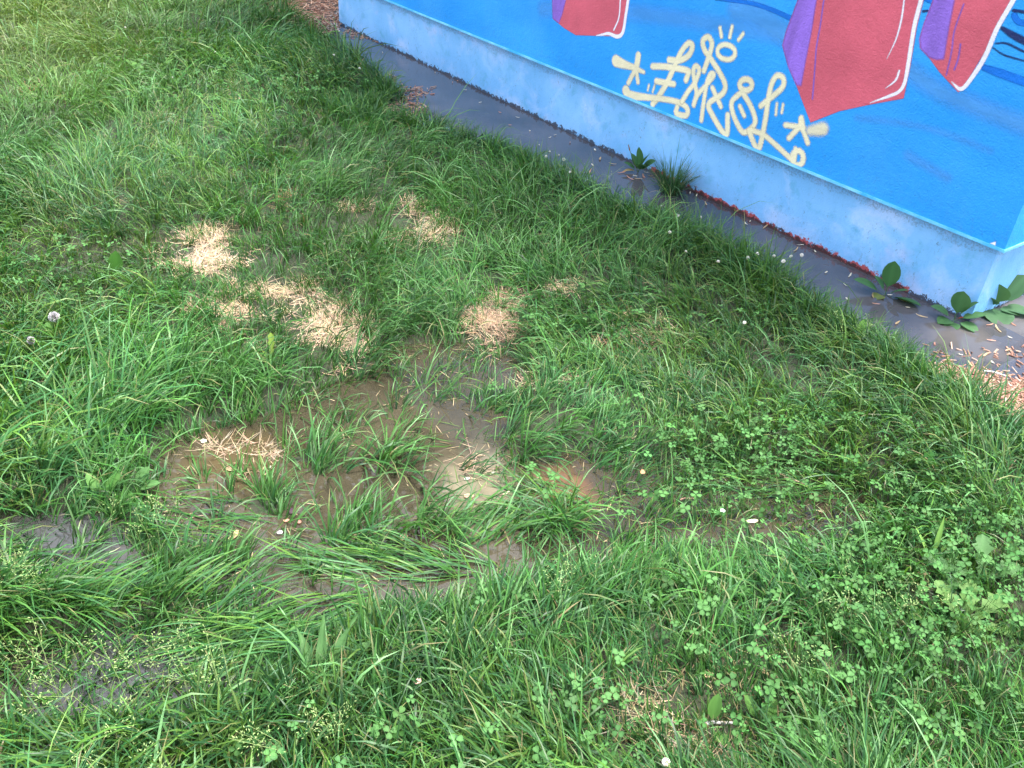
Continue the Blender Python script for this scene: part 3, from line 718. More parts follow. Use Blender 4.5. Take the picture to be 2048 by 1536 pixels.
dr = link('drowned_debris', blades_mesh('drowned_debris', x_, y_, rng.random(n) * 6.283, .008 + .045 * rng.random(n) ** 2, .0012 + .002 * rng.random(n), np.full(n, .02), rng.normal(0, .1, n), rng.normal(0, .2, n), pal[rng.integers(0, 4, n)] * (.7 + .5 * rng.random((n, 1))), z0=np.full(n, .006), floor=np.full(n, .0015)), M_straw)
tag(dr, 'bits of dead grass and specks floating on the muddy puddle', 'debris', kind='stuff')

# ------------------------------------------------------------------ dry straw mats
def straw_patch(px, py, rx, ry, n, label, tint=(0.54, 0.41, 0.26), z=None, Lr=(0.028, 0.085), lift=0.22, group=None):
    m_ = n * 3; a = rng.random(m_) * 6.283; r = np.sqrt(rng.random(m_)) * 1.6
    c0 = at(px, py); du, dv = rx * r * np.cos(a), ry * r * np.sin(a)
    e1, e2 = at(px + 10, py) - c0, at(px, py + 10) - c0            # local ground axes
    x = c0[0] + e1[0] * du / 10 + e2[0] * dv / 10; y = c0[1] + e1[1] * du / 10 + e2[1] * dv / 10
    rag = vnoise(x, y, 8, 31) + 0.5 * vnoise(x, y, 22, 32)
    score = 1.25 - r + 2.6 * (rag - 0.75) + 0.25 * rng.normal(0, 1, m_)
    k = np.argsort(-score)[:n]; x, y = x[k], y[k]
    z0 = (np.maximum(height(x, y), 0.0) + 0.006 if z is None else np.full(n, z)) + 0.05 * lift * rng.random(n) ** 2
    L = Lr[0] + (Lr[1] - Lr[0]) * rng.random(n)
    az = (2 * math.pi * vnoise(x, y, 13, 3) * 2.5 + rng.normal(0, 1.2, n))
    colr = np.array(tint) * (0.55 + 0.75 * rng.random((n, 1))) * (1 + rng.normal(0, .07, (n, 3)))
    gr = rng.random(n) < .12; colr[gr] = np.array((0.30, 0.27, 0.20)) * (.6 + .6 * rng.random((gr.sum(), 1)))
    up = rng.random(n) < .04
    me = blades_mesh('dry_grass', x - c0[0], y - c0[1], az, L, 0.0011 + 0.0012 * rng.random(n), np.where(up, rng.random(n) * .7, np.clip(rng.normal(.02, .18, n), -.3, .5)), rng.normal(.15, .8, n), rng.normal(0, .5, n), np.clip(colr, 0, .9), z0=z0, floor=z0 - 0.008)
    o = link('dry_grass', me, M_straw, loc=(c0[0], c0[1], 0)); tag(o, label, 'dry grass', group or 'mats of dead straw in the lawn', 'thing')
    return o
PK = (0.60, 0.45, 0.30)
for a in [
    (405, 535, 66, 34, 520, 'pale dry straw mat in the upper left lawn, farthest left of the large ones', PK),
    (430, 490, 34, 16, 110, 'small dry straw tuft just behind the leftmost large straw mat'),
    (490, 645, 72, 34, 330, 'thin straw mat left of the broad mat above the puddle'),
    (572, 600, 46, 20, 170, 'small straw tuft behind the broad mat above the puddle'),
    (625, 675, 72, 46, 640, 'broad pinkish straw mat just behind the muddy puddle', PK),
    (712, 428, 26, 10, 90, 'narrow straw tuft at the left end of the farthest straw mat'),
    (830, 455, 56, 28, 420, 'long pinkish straw mat in the middle of the lawn, farthest of the large ones', PK),
    (895, 500, 28, 28, 130, 'thin straw trailing from the right end of the farthest large mat'),
    (1000, 605, 34, 22, 190, 'reddish straw tuft beside clover, above the right of the puddle', (0.50, 0.34, 0.23)),
    (1008, 668, 42, 34, 330, 'reddish straw mat at the back edge of the muddy puddle', (0.52, 0.36, 0.24)),
    (950, 672, 28, 26, 120, 'loose straw left of the reddish mat behind the puddle'),
    (1132, 583, 26, 12, 70, 'small straw wisp in clover right of the reddish tufts'),
    (1300, 662, 46, 20, 110, 'curly straw wisp among grass right of the puddle, nearer the wall'),
    (1345, 690, 36, 12, 50, 'few bent straws right of the curly wisp'),
    (1200, 722, 40, 14, 100, 'brown straw wisp in front of the curly one', (0.42, 0.25, 0.14)),
    (1100, 775, 46, 18, 110, 'flattened straw in the grass at the right back of the puddle'),
    (1330, 790, 46, 16, 60, 'thin straw scattered between grass and clover right of the puddle'),
    (60, 190, 14, 14, 40, 'tiny reddish dry clump near the left edge at the top', (0.55, 0.26, 0.16)),
    (325, 245, 28, 16, 80, 'small dry tuft in the far left lawn'),
    (480, 212, 44, 16, 120, 'dry straw strip behind the tall grass in the far lawn', PK),
    (570, 412, 10, 18, 40, 'tiny brown dry clump in the middle lawn', (0.42, 0.22, 0.13)),
    (1440, 1390, 130, 90, 50, 'scattered dead straw in the short grass near the bottom right', (0.36, 0.28, 0.17)),
    (1330, 1475, 130, 50, 60, 'scattered dead straw in short grass at the bottom edge', (0.36, 0.28, 0.17)),
    ]:
    straw_patch(a[0], a[1], a[2] * 1.12, a[3] * 1.12, int(a[4] * 2.6), *a[5:])
for a in [(468, 893, 44, 18, 130, 'larger straw raft floating at the left end of the muddy puddle'), (535, 903, 30, 14, 70, 'smaller straw raft floating right beside the larger one'),
          (470, 935, 60, 20, 40, 'few loose straws drifting in front of the straw rafts'), (960, 940, 66, 24, 110, 'crossed straws floating beside the pale patch of water'),
          (1010, 1010, 90, 40, 26, 'single thin straws drifting over the pale patch of water')]:
    straw_patch(*a, (0.44, 0.33, 0.22), 0.003, (0.015, 0.075), 0.12, 'straw floating on the puddle')

# ------------------------------------------------------------------ bark mulch
def chips_mesh(name, x, y, z, L, wd, th, tilt, colr):
    n = len(x); az = rng.random(n) * 6.283
    box = np.array([(-1, -1, -1), (1, -.8, -1), (1, .8, -1), (-1, 1, -1), (-.9, -.9, 1), (.95, -.6, 1), (.9, .6, 1), (-1, .8, 1)], float) * .5
    F = np.array([(0, 3, 2, 1), (4, 5, 6, 7), (0, 1, 5, 4), (1, 2, 6, 5), (2, 3, 7, 6), (3, 0, 4, 7)])
    b = box[None] * np.stack([L, wd, th], -1)[:, None, :]
    b[:, :, 2] += np.sin(tilt)[:, None] * b[:, :, 0]
    X_ = b[..., 0] * np.cos(az)[:, None] - b[..., 1] * np.sin(az)[:, None]; Y_ = b[..., 0] * np.sin(az)[:, None] + b[..., 1] * np.cos(az)[:, None]
    V = np.stack([X_ + x[:, None], Y_ + y[:, None], b[..., 2] + z[:, None]], -1).reshape(-1, 3)
    Q = (np.arange(n)[:, None, None] * 8 + F[None]).reshape(-1, 4)
    return mesh_np(name, V, Q, None, {'col': np.repeat(colr, 8, 0)}, smooth=False)
CHIPC = np.array([(0.36, 0.19, 0.13), (0.44, 0.27, 0.19), (0.22, 0.11, 0.075), (0.46, 0.32, 0.24), (0.32, 0.155, 0.11)])
def chips_in(name, poly, n, z0, zr, label, L=(0.012, 0.036)):
    p = np.array([at(x, y, 0.005)[:2] for x, y in poly]); lo, hi = p.min(0), p.max(0)
    x = lo[0] + (hi[0] - lo[0]) * rng.random(n * 6); y = lo[1] + (hi[1] - lo[1]) * rng.random(n * 6)
    k = poly_sd(x, y, p) < 0.03 * rng.normal(0, 1, n * 6); x, y = x[k][:n], y[k][:n]; n = len(x)
    c = CHIPC[rng.integers(0, 5, n)] * (0.75 + .5 * rng.random((n, 1)))
    z = np.maximum(z0, height(x, y)) + zr * rng.random(n)
    o = link(name, chips_mesh(name, x, y, z, L[0] + (L[1] - L[0]) * rng.random(n), 0.003 + .005 * rng.random(n), 0.0015 + .002 * rng.random(n), rng.normal(0, .25, n), np.clip(c, 0, .8)), M_chip)
    tag(o, label, 'mulch', kind='stuff'); return o
chips_in('bark_mulch', [(1838, 722), (1885, 738), (1950, 748), (2048, 768), (2140, 785), (2200, 930), (2048, 880), (1960, 850), (1870, 805), (1830, 770)], 5200, 0.002, 0.016, 'reddish bark mulch bank at the right edge below the wall corner', (0.009, 0.027))
chips_in('bark_mulch', [(470, -40), (700, -40), (700, 40), (676, 58), (640, 74), (590, 62), (545, 40)], 2600, 0.004, 0.016, 'reddish bark mulch behind the far corner of the building', (0.02, 0.06))
chips_in('bark_mulch', [(780, 148), (800, 172), (868, 178), (862, 190), (830, 200), (850, 215), (852, 240), (800, 232), (690, 222), (700, 206), (785, 198)], 420, 0.001, 0.006, 'bark scraps washed into the gap in the lawn edge', (0.015, 0.045))
chips_in('bark_mulch', [(1850, 690), (1960, 700), (2060, 690), (2060, 770), (1900, 745)], 70, 0.001, 0.003, 'loose bark scraps on the shallow water in front of the mulch bank')
chips_in('bark_mulch', [(690, 58), (740, 72), (760, 85), (690, 70)], 60, 0.001, 0.004, 'bark scraps floating along the far foot of the wall', (0.015, 0.04))

# ------------------------------------------------------------------ leaves and small plants
def leaf_geo(L, wd, kind='oval', arch=0.4, fold=0.25, rib=0.0, teeth=0, wav=0.0, n=9, stalk=0.25, seed=0):
    """leaf along +X from the origin, arching in Z; returns V, Q, shade"""
    r = np.random.default_rng(seed); t = np.linspace(0, 1, n); V = []; sh = []
    for i, u_ in enumerate(t):
        if u_ < stalk: hw = 0.04 + 0.05 * u_
        else:
            q = (u_ - stalk) / (1 - stalk)
            hw = {'oval': math.sin(math.pi * q ** 0.9) ** 0.62 if 0 < q < 1 else 0.02, 'lance': (math.sin(math.pi * q ** 0.7)) ** 1.0 if 0 < q < 1 else 0.02, 'tooth': (0.25 + 0.75 * q) * (1 - max(0, q - .8) / .25)}[kind]
            hw = max(hw, 0.04)
            if teeth: hw *= 0.45 + 0.75 * ((q * teeth) % 1.0)
        for j, sx in enumerate((-1, -.5, 0, .5, 1)):
            yy = sx * hw * wd * .5
            zz = abs(sx) * fold * hw * wd * .5 + (rib * wd * (1 if j in (1, 3) else 0)) + wav * wd * math.sin(u_ * 14 + sx * 2 + seed) * abs(sx)
            th = arch * (u_ - .0)
            V.append((L * (u_ - 0.18 * arch * u_ * u_), yy, zz - L * 0.55 * arch * u_ * u_))
            sh.append(1.12 if j == 2 else (0.95 if j in (1, 3) else 1.0) * (0.95 + .1 * r.random()))
    Q = [(i * 5 + j, (i + 1) * 5 + j, (i + 1) * 5 + j + 1, i * 5 + j + 1) for i in range(n - 1) for j in range(4)]
    return np.array(V), np.array(Q), np.array(sh)
def orient(V, az, el, roll=0.0):
    cr, sr = math.cos(roll), math.sin(roll); V = V @ np.array([[1, 0, 0], [0, cr, -sr], [0, sr, cr]]).T
    ce, se = math.cos(el), math.sin(el); V = V @ np.array([[ce, 0, -se], [0, 1, 0], [se, 0, ce]]).T
    ca, sa = math.cos(az), math.sin(az); return V @ np.array([[ca, -sa, 0], [sa, ca, 0], [0, 0, 1]]).T
def leaf_plant(name, label, cat, px, py, leaves, colr=(0.055, 0.14, 0.045), z=None, group=None, extra=None):
    p = at(px, py, 0.02); zz = float(max(0, height(p[:1], p[1:2])[0])) if z is None else z
    p = at(px, py, zz)
    root = link(name, None, loc=tuple(p)); root.empty_display_size = 0.05; tag(root, label, cat, group)
    for i, lf in enumerate(leaves):
        az, el, L, wd = lf[:4]; kw = dict(lf[4]) if len(lf) > 4 else {}
        c = np.array(kw.pop('col', colr)); roll = kw.pop('roll', 0.0)
        V, Q, sh = leaf_geo(L, wd, seed=i + int(px), **kw)
        mb = MB(); mb.add(orient(V, R(az), R(el), roll), Q, (), np.clip(c[None] * sh[:, None], 0, 1))
        link('leaf', mb.mesh('leaf'), M_leaf, root)
    if extra: extra(root)
    return root
G1 = (0.055, 0.15, 0.05)
def spike(root):
    mb = MB(); mb.tube([(0, 0, 0), (-.03, 0, .06), (-.055, 0, .105)], .0018, .0012, 5, (0.10, 0.14, 0.05)); link('stem', mb.mesh('stem'), M_leaf, root)
    mb = MB(); mb.tube([(-.055, 0, .105), (-.058, 0, .115), (-.062, 0, .125), (-.064, 0, .132)], .0035, .002, 6, (0.22, 0.12, 0.06)); link('seed_spike', mb.mesh('seed_spike'), M_chip, root)
leaf_plant('plantain', 'small plantain with brown seed spike at the wall foot left of the grass tuft', 'plant', 1276, 345,
           [(215, 84, .13, .055, dict(arch=.05)), (300, 66, .13, .062, dict(arch=.15, roll=.5)), (318, 52, .12, .06, dict(arch=.3, roll=.6)), (285, 55, .11, .055, dict(arch=.4)), (140, 62, .10, .045, dict(arch=.2)), (165, 40, .09, .04, dict(arch=.4)), (190, 30, .08, .03, dict(arch=.8, col=(0.28, 0.22, 0.09)))], G1, 0.0, None, spike)
leaf_plant('plantain', 'plantain with wide spread leaves at the wall foot, in the red worn paint stretch', 'plant', 1770, 590,
           [(172, 26, .14, .068, dict(arch=.2)), (225, 84, .15, .066, dict(arch=.05, roll=.3)), (310, 45, .10, .04, dict(arch=.3)), (318, 8, .14, .075, dict(arch=.1, roll=-.3)), (215, 10, .07, .05, dict(arch=.4, col=(0.13, 0.17, 0.05))), (150, 60, .09, .045)], G1, 0.0)
leaf_plant('plantain', 'low plantain with red stalk right in front of the building corner', 'plant', 1908, 640,
           [(230, 80, .13, .07, dict(arch=.05)), (330, 66, .11, .06, dict(arch=.2)), (160, 30, .10, .06, dict(arch=.3)), (205, 8, .08, .058, dict(arch=.3)), (-10, 26, .11, .05, dict(arch=.1)), (-50, 5, .10, .06, dict(arch=.3)), (240, 0, .08, .058, dict(arch=.3)),
            (0, 35, .05, .006, dict(col=(0.35, 0.05, 0.03), kind='lance'))], (0.065, 0.16, 0.06), 0.004)
leaf_plant('plantain', 'largest plantain, round ribbed leaves at the right edge beside the building corner', 'plant', 1984, 618,
           [(22, 52, .17, .080, dict(arch=.1, roll=.5)), (-130, 80, .13, .085, dict(arch=.3)), (-150, 60, .11, .07, dict(arch=.5)), (-95, 2, .12, .115, dict(arch=.3, rib=.04, stalk=.1)), (-10, 14, .17, .08, dict(arch=.5)), (-30, 20, .10, .06, dict(arch=.5))], (0.065, 0.15, 0.065), 0.006)
# lawn rosettes
LP = lambda *a, **k: leaf_plant(*a, **k)
BR = (0.085, 0.20, 0.045)
LP('broadleaf_plantain', 'glossy two-leaved plantain in wet grass left of the puddle', 'plant', 205, 1000, [(35, 55, .085, .030, dict(arch=.2, roll=.5)), (140, 50, .08, .028, dict(arch=.3)), (175, 15, .08, .028), (20, 15, .07, .025)], colr=BR)
LP('broadleaf_plantain', 'pale rounded leaves in wet grass, right of the glossy two-leaved plantain', 'plant', 268, 985, [(60, 50, .075, .035, dict(arch=.3)), (20, 30, .07, .032)], colr=(0.085, 0.19, 0.06))
LP('toothed_dandelion', 'dandelion rosette with pale toothed leaves around bare soil at lower right', 'plant', 1930, 1258,
   [(a, e, l, .055, dict(kind='tooth', teeth=5, arch=.35, fold=.1, n=22, stalk=.06, wav=.06)) for a, e, l in ((170, 15, .13), (120, 40, .12), (75, 45, .12), (35, 30, .14), (0, 12, .15), (-40, 8, .12), (215, 8, .12), (255, 5, .10))], colr=(0.11, 0.215, 0.055))
LP('toothed_dandelion', 'dandelion with broad toothed leaves at the right edge above the rosette on bare soil', 'plant', 1960, 1165,
   [(a, e, l, .06, dict(kind='tooth', teeth=4, arch=.35, fold=.1, n=20, stalk=.06, wav=.05)) for a, e, l in ((170, 25, .14), (140, 20, .11), (200, 20, .12), (20, 30, .11), (80, 50, .12))], colr=(0.075, 0.17, 0.055))
LP('curly_dock', 'dock with long wavy-edged leaves in front of the puddle', 'plant', 640, 1375,
   [(62, 50, .16, .022, dict(kind='lance', wav=.22, arch=.35, n=22, stalk=.1)), (95, 55, .15, .020, dict(kind='lance', wav=.22, arch=.3, n=22, stalk=.1)), (125, 40, .14, .020, dict(kind='lance', wav=.22, arch=.4, n=22, stalk=.1)), (40, 36, .15, .026, dict(kind='lance', wav=.2, arch=.3, n=22, stalk=.1)), (10, 30, .11, .024, dict(kind='lance', wav=.2, arch=.5, n=18, stalk=.1))], colr=(0.065, 0.15, 0.045))
LP('broadleaf_plantain', 'light green upright leaf left of the grey twig at the bottom', 'plant', 1418, 1455, [(70, 60, .07, .026, dict(arch=.1)), (-60, 20, .06, .026, dict(arch=.2))], colr=(0.085, 0.20, 0.04))
LP('broadleaf_plantain', 'wide leaf pair right of the grey twig at the bottom', 'plant', 1520, 1450, [(130, 45, .065, .026, dict(arch=.2)), (50, 40, .06, .028, dict(arch=.2)), (200, 15, .07, .012, dict(kind='lance'))], colr=(0.08, 0.185, 0.04))
LP('ground_ivy', 'yellow-green pointed leaves in short grass at the bottom right', 'plant', 1640, 1400, [(100, 40, .06, .035, dict(kind='tooth', arch=.3)), (-40, 20, .05, .035, dict(kind='tooth', arch=.2)), (30, 30, .05, .03)], colr=(0.16, 0.30, 0.06))
LP('narrow_weed', 'yellow-green lance leaf standing in front of the broad straw mat', 'plant', 545, 730, [(100, 75, .10, .03, dict(kind='tooth', teeth=3, n=14, arch=.15)), (140, 45, .06, .015, dict(kind='lance'))], colr=(0.20, 0.30, 0.05))
LP('narrow_weed', 'dark upright broad leaf in the left lawn', 'plant', 235, 560, [(90, 75, .10, .05, dict(arch=.05)), (200, 30, .08, .03)], colr=(0.05, 0.15, 0.02))
LP('narrow_weed', 'low pale leaf in the left lawn below the dark upright leaf', 'plant', 130, 610, [(150, 15, .09, .035), (30, 20, .08, .03), (80, 30, .06, .03)], colr=(0.08, 0.17, 0.06))
LP('narrow_weed', 'pale leaf beside the tall dandelion clock', 'plant', 100, 690, [(110, 60, .07, .03, dict(arch=.1))], colr=(0.11, 0.24, 0.06))
LP('narrow_weed', 'long dock leaves in the far clover patch', 'plant', 305, 165, [(150, 35, .24, .06, dict(kind='lance')), (10, 30, .22, .06, dict(kind='lance')), (60, 45, .2, .06, dict(kind='lance'))], colr=(0.10, 0.22, 0.05))
LP('narrow_weed', 'pale round leaf in clover near the mulch bank', 'plant', 1720, 690, [(80, 60, .09, .04, dict(arch=.1)), (150, 40, .07, .03)], colr=(0.12, 0.26, 0.05))
LP('narrow_weed', 'bright grass-leaved shoot standing at the right, behind the dandelions', 'plant', 1860, 1130, [(75, 70, .13, .012, dict(kind='lance', arch=.1)), (120, 55, .10, .010, dict(kind='lance')), (40, 50, .12, .010, dict(kind='lance')), (10, 30, .10, .010, dict(kind='lance'))], colr=(0.17, 0.32, 0.07))
# grass tuft at the wall
tp = at(1342, 385, 0.0); n = 330; a = rng.random(n) * 6.283; r = .045 * np.sqrt(rng.random(n))
Lt = 0.10 + .10 * rng.random(n); Lt[:14] = .22 + .08 * rng.random(14)
colr = np.array([(0.045, 0.12, 0.042)]) * (0.6 + .7 * rng.random((n, 1))); colr[-20:] = (0.30, 0.24, 0.14)
me = blades_mesh('grass_tuft', r * np.cos(a) + 0.0, r * np.sin(a), a + rng.normal(0, .4, n), Lt, 0.0022 + .001 * rng.random(n), np.clip(rng.normal(1.2, .25, n), .4, 1.55), np.clip(rng.normal(.65, .5, n), 0, 2.0), rng.normal(0, .4, n), colr, z0=np.zeros(n), floor=np.full(n, .003))
tag(link('grass_tuft', me, M_grass, loc=tuple(tp)), 'dark spiky grass tuft growing from the wall foot', 'grass tuft', None, 'thing')

# ------------------------------------------------------------------ clover
def trefoil(scale=1.0, n=3, fold=0.18, cl=(0.064, 0.165, 0.044)):
    """three leaflets round the origin; V, T, C"""
    out = [(0.05, 0.0), (.25, .25), (.58, .46), (.88, .42), (1.02, .20), (.94, 0.0), (1.02, -.20), (.88, -.42), (.58, -.46), (.25, -.25)]
    V, T, C = [], [], []
    for k in range(n):
        b = len(V); ca, sa = math.cos(2 * math.pi * k / n), math.sin(2 * math.pi * k / n)
        for (x, y) in [(.55, 0.0)] + out:
            zz = fold * abs(y) + 0.10 * x - 0.12 * x * x
            V.append((scale * (x * ca - y * sa), scale * (x * sa + y * ca), scale * zz))
            C.append(np.array(cl) * (1.25 if (x, y) == (.55, 0.0) else 0.95))
        T += [(b, b + 1 + i, b + 1 + (i + 1) % 10) for i in range(10)]
    return np.array(V), np.array(T), np.array(C)
CLV = [(1720, 960, 380, 210, 520), (1880, 1150, 260, 160, 420), (1150, 660, 110, 80, 80), (470, 140, 320, 70, 800), (230, 540, 180, 85, 90), (1180, 1440, 240, 100, 46), (1750, 1380, 350, 160, 240),
       (1470, 880, 180, 100, 190), (1480, 590, 190, 60, 90), (1460, 1150, 200, 90, 90), (980, 300, 160, 40, 90), (620, 1440, 250, 90, 40), (1000, 1180, 100, 60, 16), (120, 560, 140, 80, 60)]
tv, tt, tcol = trefoil(); Vs, Ts, Cs = [], [], []; nv = 0
for (px, py, rx, ry, n) in CLV:
    for _ in range(n):
        a = rng.random() * 6.283; r = math.sqrt(rng.random()) * (0.8 + .3 * rng.random())
        p = at(px + rx * r * math.cos(a), py + ry * r * math.sin(a), .05)
        if poly_sd(p[0:1], p[1:2], PATH_POLY)[0] < 0.03: continue
        h0 = float(max(0.0, height(p[:1], p[1:2])[0])); hh = 0.035 + .045 * rng.random()
        p = at(px + rx * r * math.cos(a), py + ry * r * math.sin(a), h0 + hh)
        s_ = (0.0055 + 0.0095 * rng.random() ** 1.5) * (1.25 if p[1] > 4 else 1.0)
        v_ = orient(tv * s_ * (1, 1, 1 + rng.random()), rng.random() * 6.283, rng.normal(0, .5), rng.normal(0, .55)) + p
        Vs.append(v_); Ts.append(tt + nv); Cs.append(tcol * (0.75 + .5 * rng.random()) * (1 + rng.normal(0, .05, 3))); nv += len(v_)
        ft = np.array([p[0] + rng.normal(0, .015), p[1] + rng.normal(0, .015), h0])
        sv = np.array([ft + (-.0006, 0, 0), ft + (.0006, 0, 0), p + (.0005, 0, 0), p + (-.0005, 0, 0)])
        Vs.append(sv); Ts.append(np.array([(0, 1, 2), (0, 2, 3)]) + nv); Cs.append(np.tile((0.09, .17, .05), (4, 1))); nv += 4
clo = link('clover', mesh_np('clover', np.concatenate(Vs), None, np.concatenate(Ts), {'col': np.clip(np.concatenate(Cs), 0, 1)}), M_leaf)
tag(clo, 'clover leaves spreading as ground cover through the lawn', 'clover', kind='stuff')
# sprigs that stand out one by one
def sprig_meshes(seed):
    r = np.random.default_rng(seed); out = []
    for i in range(3):
        s_ = 0.0085 + .006 * r.random(); p = np.array([r.normal(0, .02), r.normal(0, .02), .055 + .03 * r.random()])
        cl = np.array((0.076, 0.188, 0.052)) * (0.85 + .35 * r.random())
        V, T, C = trefoil(1, 3, .2, cl); mb = MB(); mb.add(orient(V * s_, r.random() * 6.28, r.normal(-.2, .4), r.normal(0, .45)) + p, (), T, np.clip(C, 0, 1)); lm = mb.mesh('leaf')
        mb = MB(); mb.tube([(0, 0, 0), p * (.4, .4, .5), p - (0, 0, .001)], .0009, .0007, 4, (0.10, .19, .06)); out.append((lm, mb.mesh('stem')))
    return out
SPV = [sprig_meshes(s_) for s_ in range(6)]
def sprigs(pts, label, group):
    for i, (px, py) in enumerate(pts):
        h0 = at(px, py, .08); zz = float(max(0, height(h0[:1], h0[1:2])[0])); p = at(px, py, zz + .075); p[2] = zz
        root = link('clover_sprig', None, loc=tuple(p)); root.empty_display_size = .02; root.rotation_euler = (0, 0, float(rng.random() * 6.28)); tag(root, label, 'clover', group)
        for lm, sm in SPV[(i * 5 + int(px)) % 6]:
            lo_ = link('leaf', lm, M_leaf, root); link('stem', sm, M_leaf, lo_)
sprigs([(1215, 780), (1265, 783), (1250, 845), (1340, 860), (1380, 850), (1435, 860), (1540, 845), (1580, 870), (1430, 885), (1470, 935), (1310, 990), (1395, 1000), (1255, 1020), (1505, 860), (1600, 900), (1640, 960), (1690, 890), (1560, 985), (1490, 990)],
       'bright clover sprig in the dark wet grass just right of the muddy puddle', 'clover sprigs right of the puddle')
sprigs([(1070, 930), (1115, 965), (1100, 945)], 'small clover sprig rising from the water beside the pale patch', 'clover sprigs in the water')
sprigs([(1080, 725), (985, 760), (1060, 620), (1120, 640), (1090, 650), (1150, 560), (1280, 610)], 'clover sprig beside the reddish straw behind the puddle', 'clover sprigs behind the puddle')
sprigs([(1388, 1152), (1439, 1170), (1420, 1203), (1410, 1256), (1369, 1249), (1399, 1278), (1638, 1170), (1705, 1156), (1665, 1167), (1643, 1284), (1698, 1333), (1678, 1331), (1557, 1360), (1537, 1362), (1583, 1384), (1800, 1335), (1826, 1426), (1870, 1433), (1905, 1426), (1592, 1470), (1614, 1470), (2026, 1134), (1979, 1119), (1920, 1101), (1979, 1375), (1780, 1050), (1850, 1020), (1930, 1010), (2000, 1040), (1560, 1100), (1620, 1080), (1700, 1090)],
       'clover sprig in the lower right lawn', 'clover sprigs lower right')
sprigs([(1226, 1300), (992, 1454), (930, 1495), (1072, 1395), (1140, 1348), (1219, 1368), (1188, 1457), (1099, 1498), (1007, 1529), (761, 1457), (971, 1173), (1344, 1444)], 'clover sprig in the grass at the bottom middle', 'clover sprigs bottom middle')

# ------------------------------------------------------------------ flowers
mb = MB(); r = np.random.default_rng(3)
for i in range(46):
    ph = math.acos(1 - 1.5 * (i + .5) / 46); th = i * 2.399
    d = np.array([math.sin(ph) * math.cos(th), math.sin(ph) * math.sin(th), math.cos(ph)]); e1 = np.cross(d, (0, 0, 1.01)); e1 /= np.linalg.norm(e1) + 1e-6
    mb.add([d * .003 - e1 * .001, d * .003 + e1 * .001, d * .0095 + e1 * .0014, d * .0095 - e1 * .0014], [(0, 1, 2, 3)], (), (0.80, 0.78, 0.72) if i < 36 else (0.55, .48, .36))
CF_HEAD = mb.mesh('flower_head')
mb = MB(); mb.tube([(0, 0, 0), (.004, .002, .07), (.002, 0, .135)], .0011, .0009, 5, (0.13, .20, .07)); CF_STEM = mb.mesh('stem')
def clover_flower(px, py, label, group, hgt=None):
    hgt = hgt or .09 + .04 * float(rng.random())
    p0 = at(px, py, hgt + .03); zz = float(max(0, height(p0[:1], p0[1:2])[0])); p = at(px, py, zz + hgt); p[2] = zz
    root = link('clover_flower', None, loc=tuple(p)); root.empty_display_size = .02; root.rotation_euler = (0, 0, float(rng.random() * 6.28)); tag(root, label, 'flower', group)
    sc = hgt / .135
    s_ = link('stem', CF_STEM, M_leaf, root); s_.scale = (1, 1, sc)
    h_ = link('flower_head', CF_HEAD, M_petal, root); h_.location = (.002, 0, hgt); q_ = .55 + .3 * float(rng.random()); h_.scale = (q_, q_, q_ * (.8 + .4 * float(rng.random()))); h_.rotation_euler = (float(rng.normal(0, .4)), float(rng.normal(0, .4)), 0)
for q in [(1077, 290), (1099, 303), (1093, 313), (1118, 311), (1127, 319), (1140, 344)]: clover_flower(*q, 'white clover flower at the lawn edge across from the small plantain', 'clover flowers at the far lawn edge')
for q in [(1321, 412), (1356, 431), (1400, 435), (1339, 465), (1372, 503), (1435, 523)]: clover_flower(*q, 'white clover flower at the lawn edge in front of the spiky grass tuft', 'clover flowers in front of the tuft')
for q in [(1495, 516), (1514, 507), (1547, 513), (1567, 522), (1582, 513), (1604, 510)]: clover_flower(*q, 'white clover flower at the lawn edge across from the red worn paint', 'clover flowers by the red paint')
for q in [(250, 55), (467, 63), (430, 104), (345, 155), (720, 137), (668, 110)]: clover_flower(*q, 'tiny white clover flower in the far lawn', 'clover flowers in the far lawn', .09)
clover_flower(1330, 1524, 'white clover flower at the bottom edge', None, .07)
clover_flower(1488, 645, 'faded clover flower on a tall stalk beside the lawn clover', None, .12)
# dandelion clocks
def dandelion(px, py, label, hgt, stems=1, rad=.017):
    p0 = at(px, py, hgt + .03); zz = float(height(p0[:1], p0[1:2])[0]); p = at(px, py, zz + hgt); p[2] = zz
    root = link('dandelion_clock', None, loc=tuple(p)); root.empty_display_size = .02; tag(root, label, 'flower', 'dandelion clocks')
    for k in range(stems):
        mb = MB(); mb.tube([(0.01 - .02 * k, -.01, 0), (.006 - .01 * k, 0, hgt * .5), (0 - .006 * k, 0, hgt - k * .012)], .002, .0016, 6, (0.36, .40, .14)); link('stem', mb.mesh('stem'), M_leaf, root)
    mb = MB()
    for i in range(150):
        ph = math.acos(1 - 1.75 * (i + .5) / 150); th = i * 2.399; d = np.array([math.sin(ph) * math.cos(th), math.sin(ph) * math.sin(th), math.cos(ph)])
        e1 = np.cross(d, rng.normal(0, 1, 3)); e1 /= np.linalg.norm(e1); e2 = np.cross(d, e1); c = np.array([0, 0, hgt]); l_ = rad * (.85 + .2 * rng.random())
        mb.add([c + d * .002, c + d * l_ + e1 * .003, c + d * l_ * 1.05 - e1 * .003, c + d * l_ + e2 * .003], (), [(0, 1, 2), (0, 2, 3)], (0.66, .62, .64))
    link('seed_head', mb.mesh('seed_head'), M_petal, root)
    mb = MB(); mb.tube([(0, 0, hgt - .004), (0, 0, hgt), (0, 0, hgt + .003)], .003, .002, 6, (.16, .12, .07)); link('receptacle', mb.mesh('receptacle'), M_leaf, root)
dandelion(108, 634, 'larger fluffy dandelion clock on two stalks in the left lawn', .12, 2, .015)
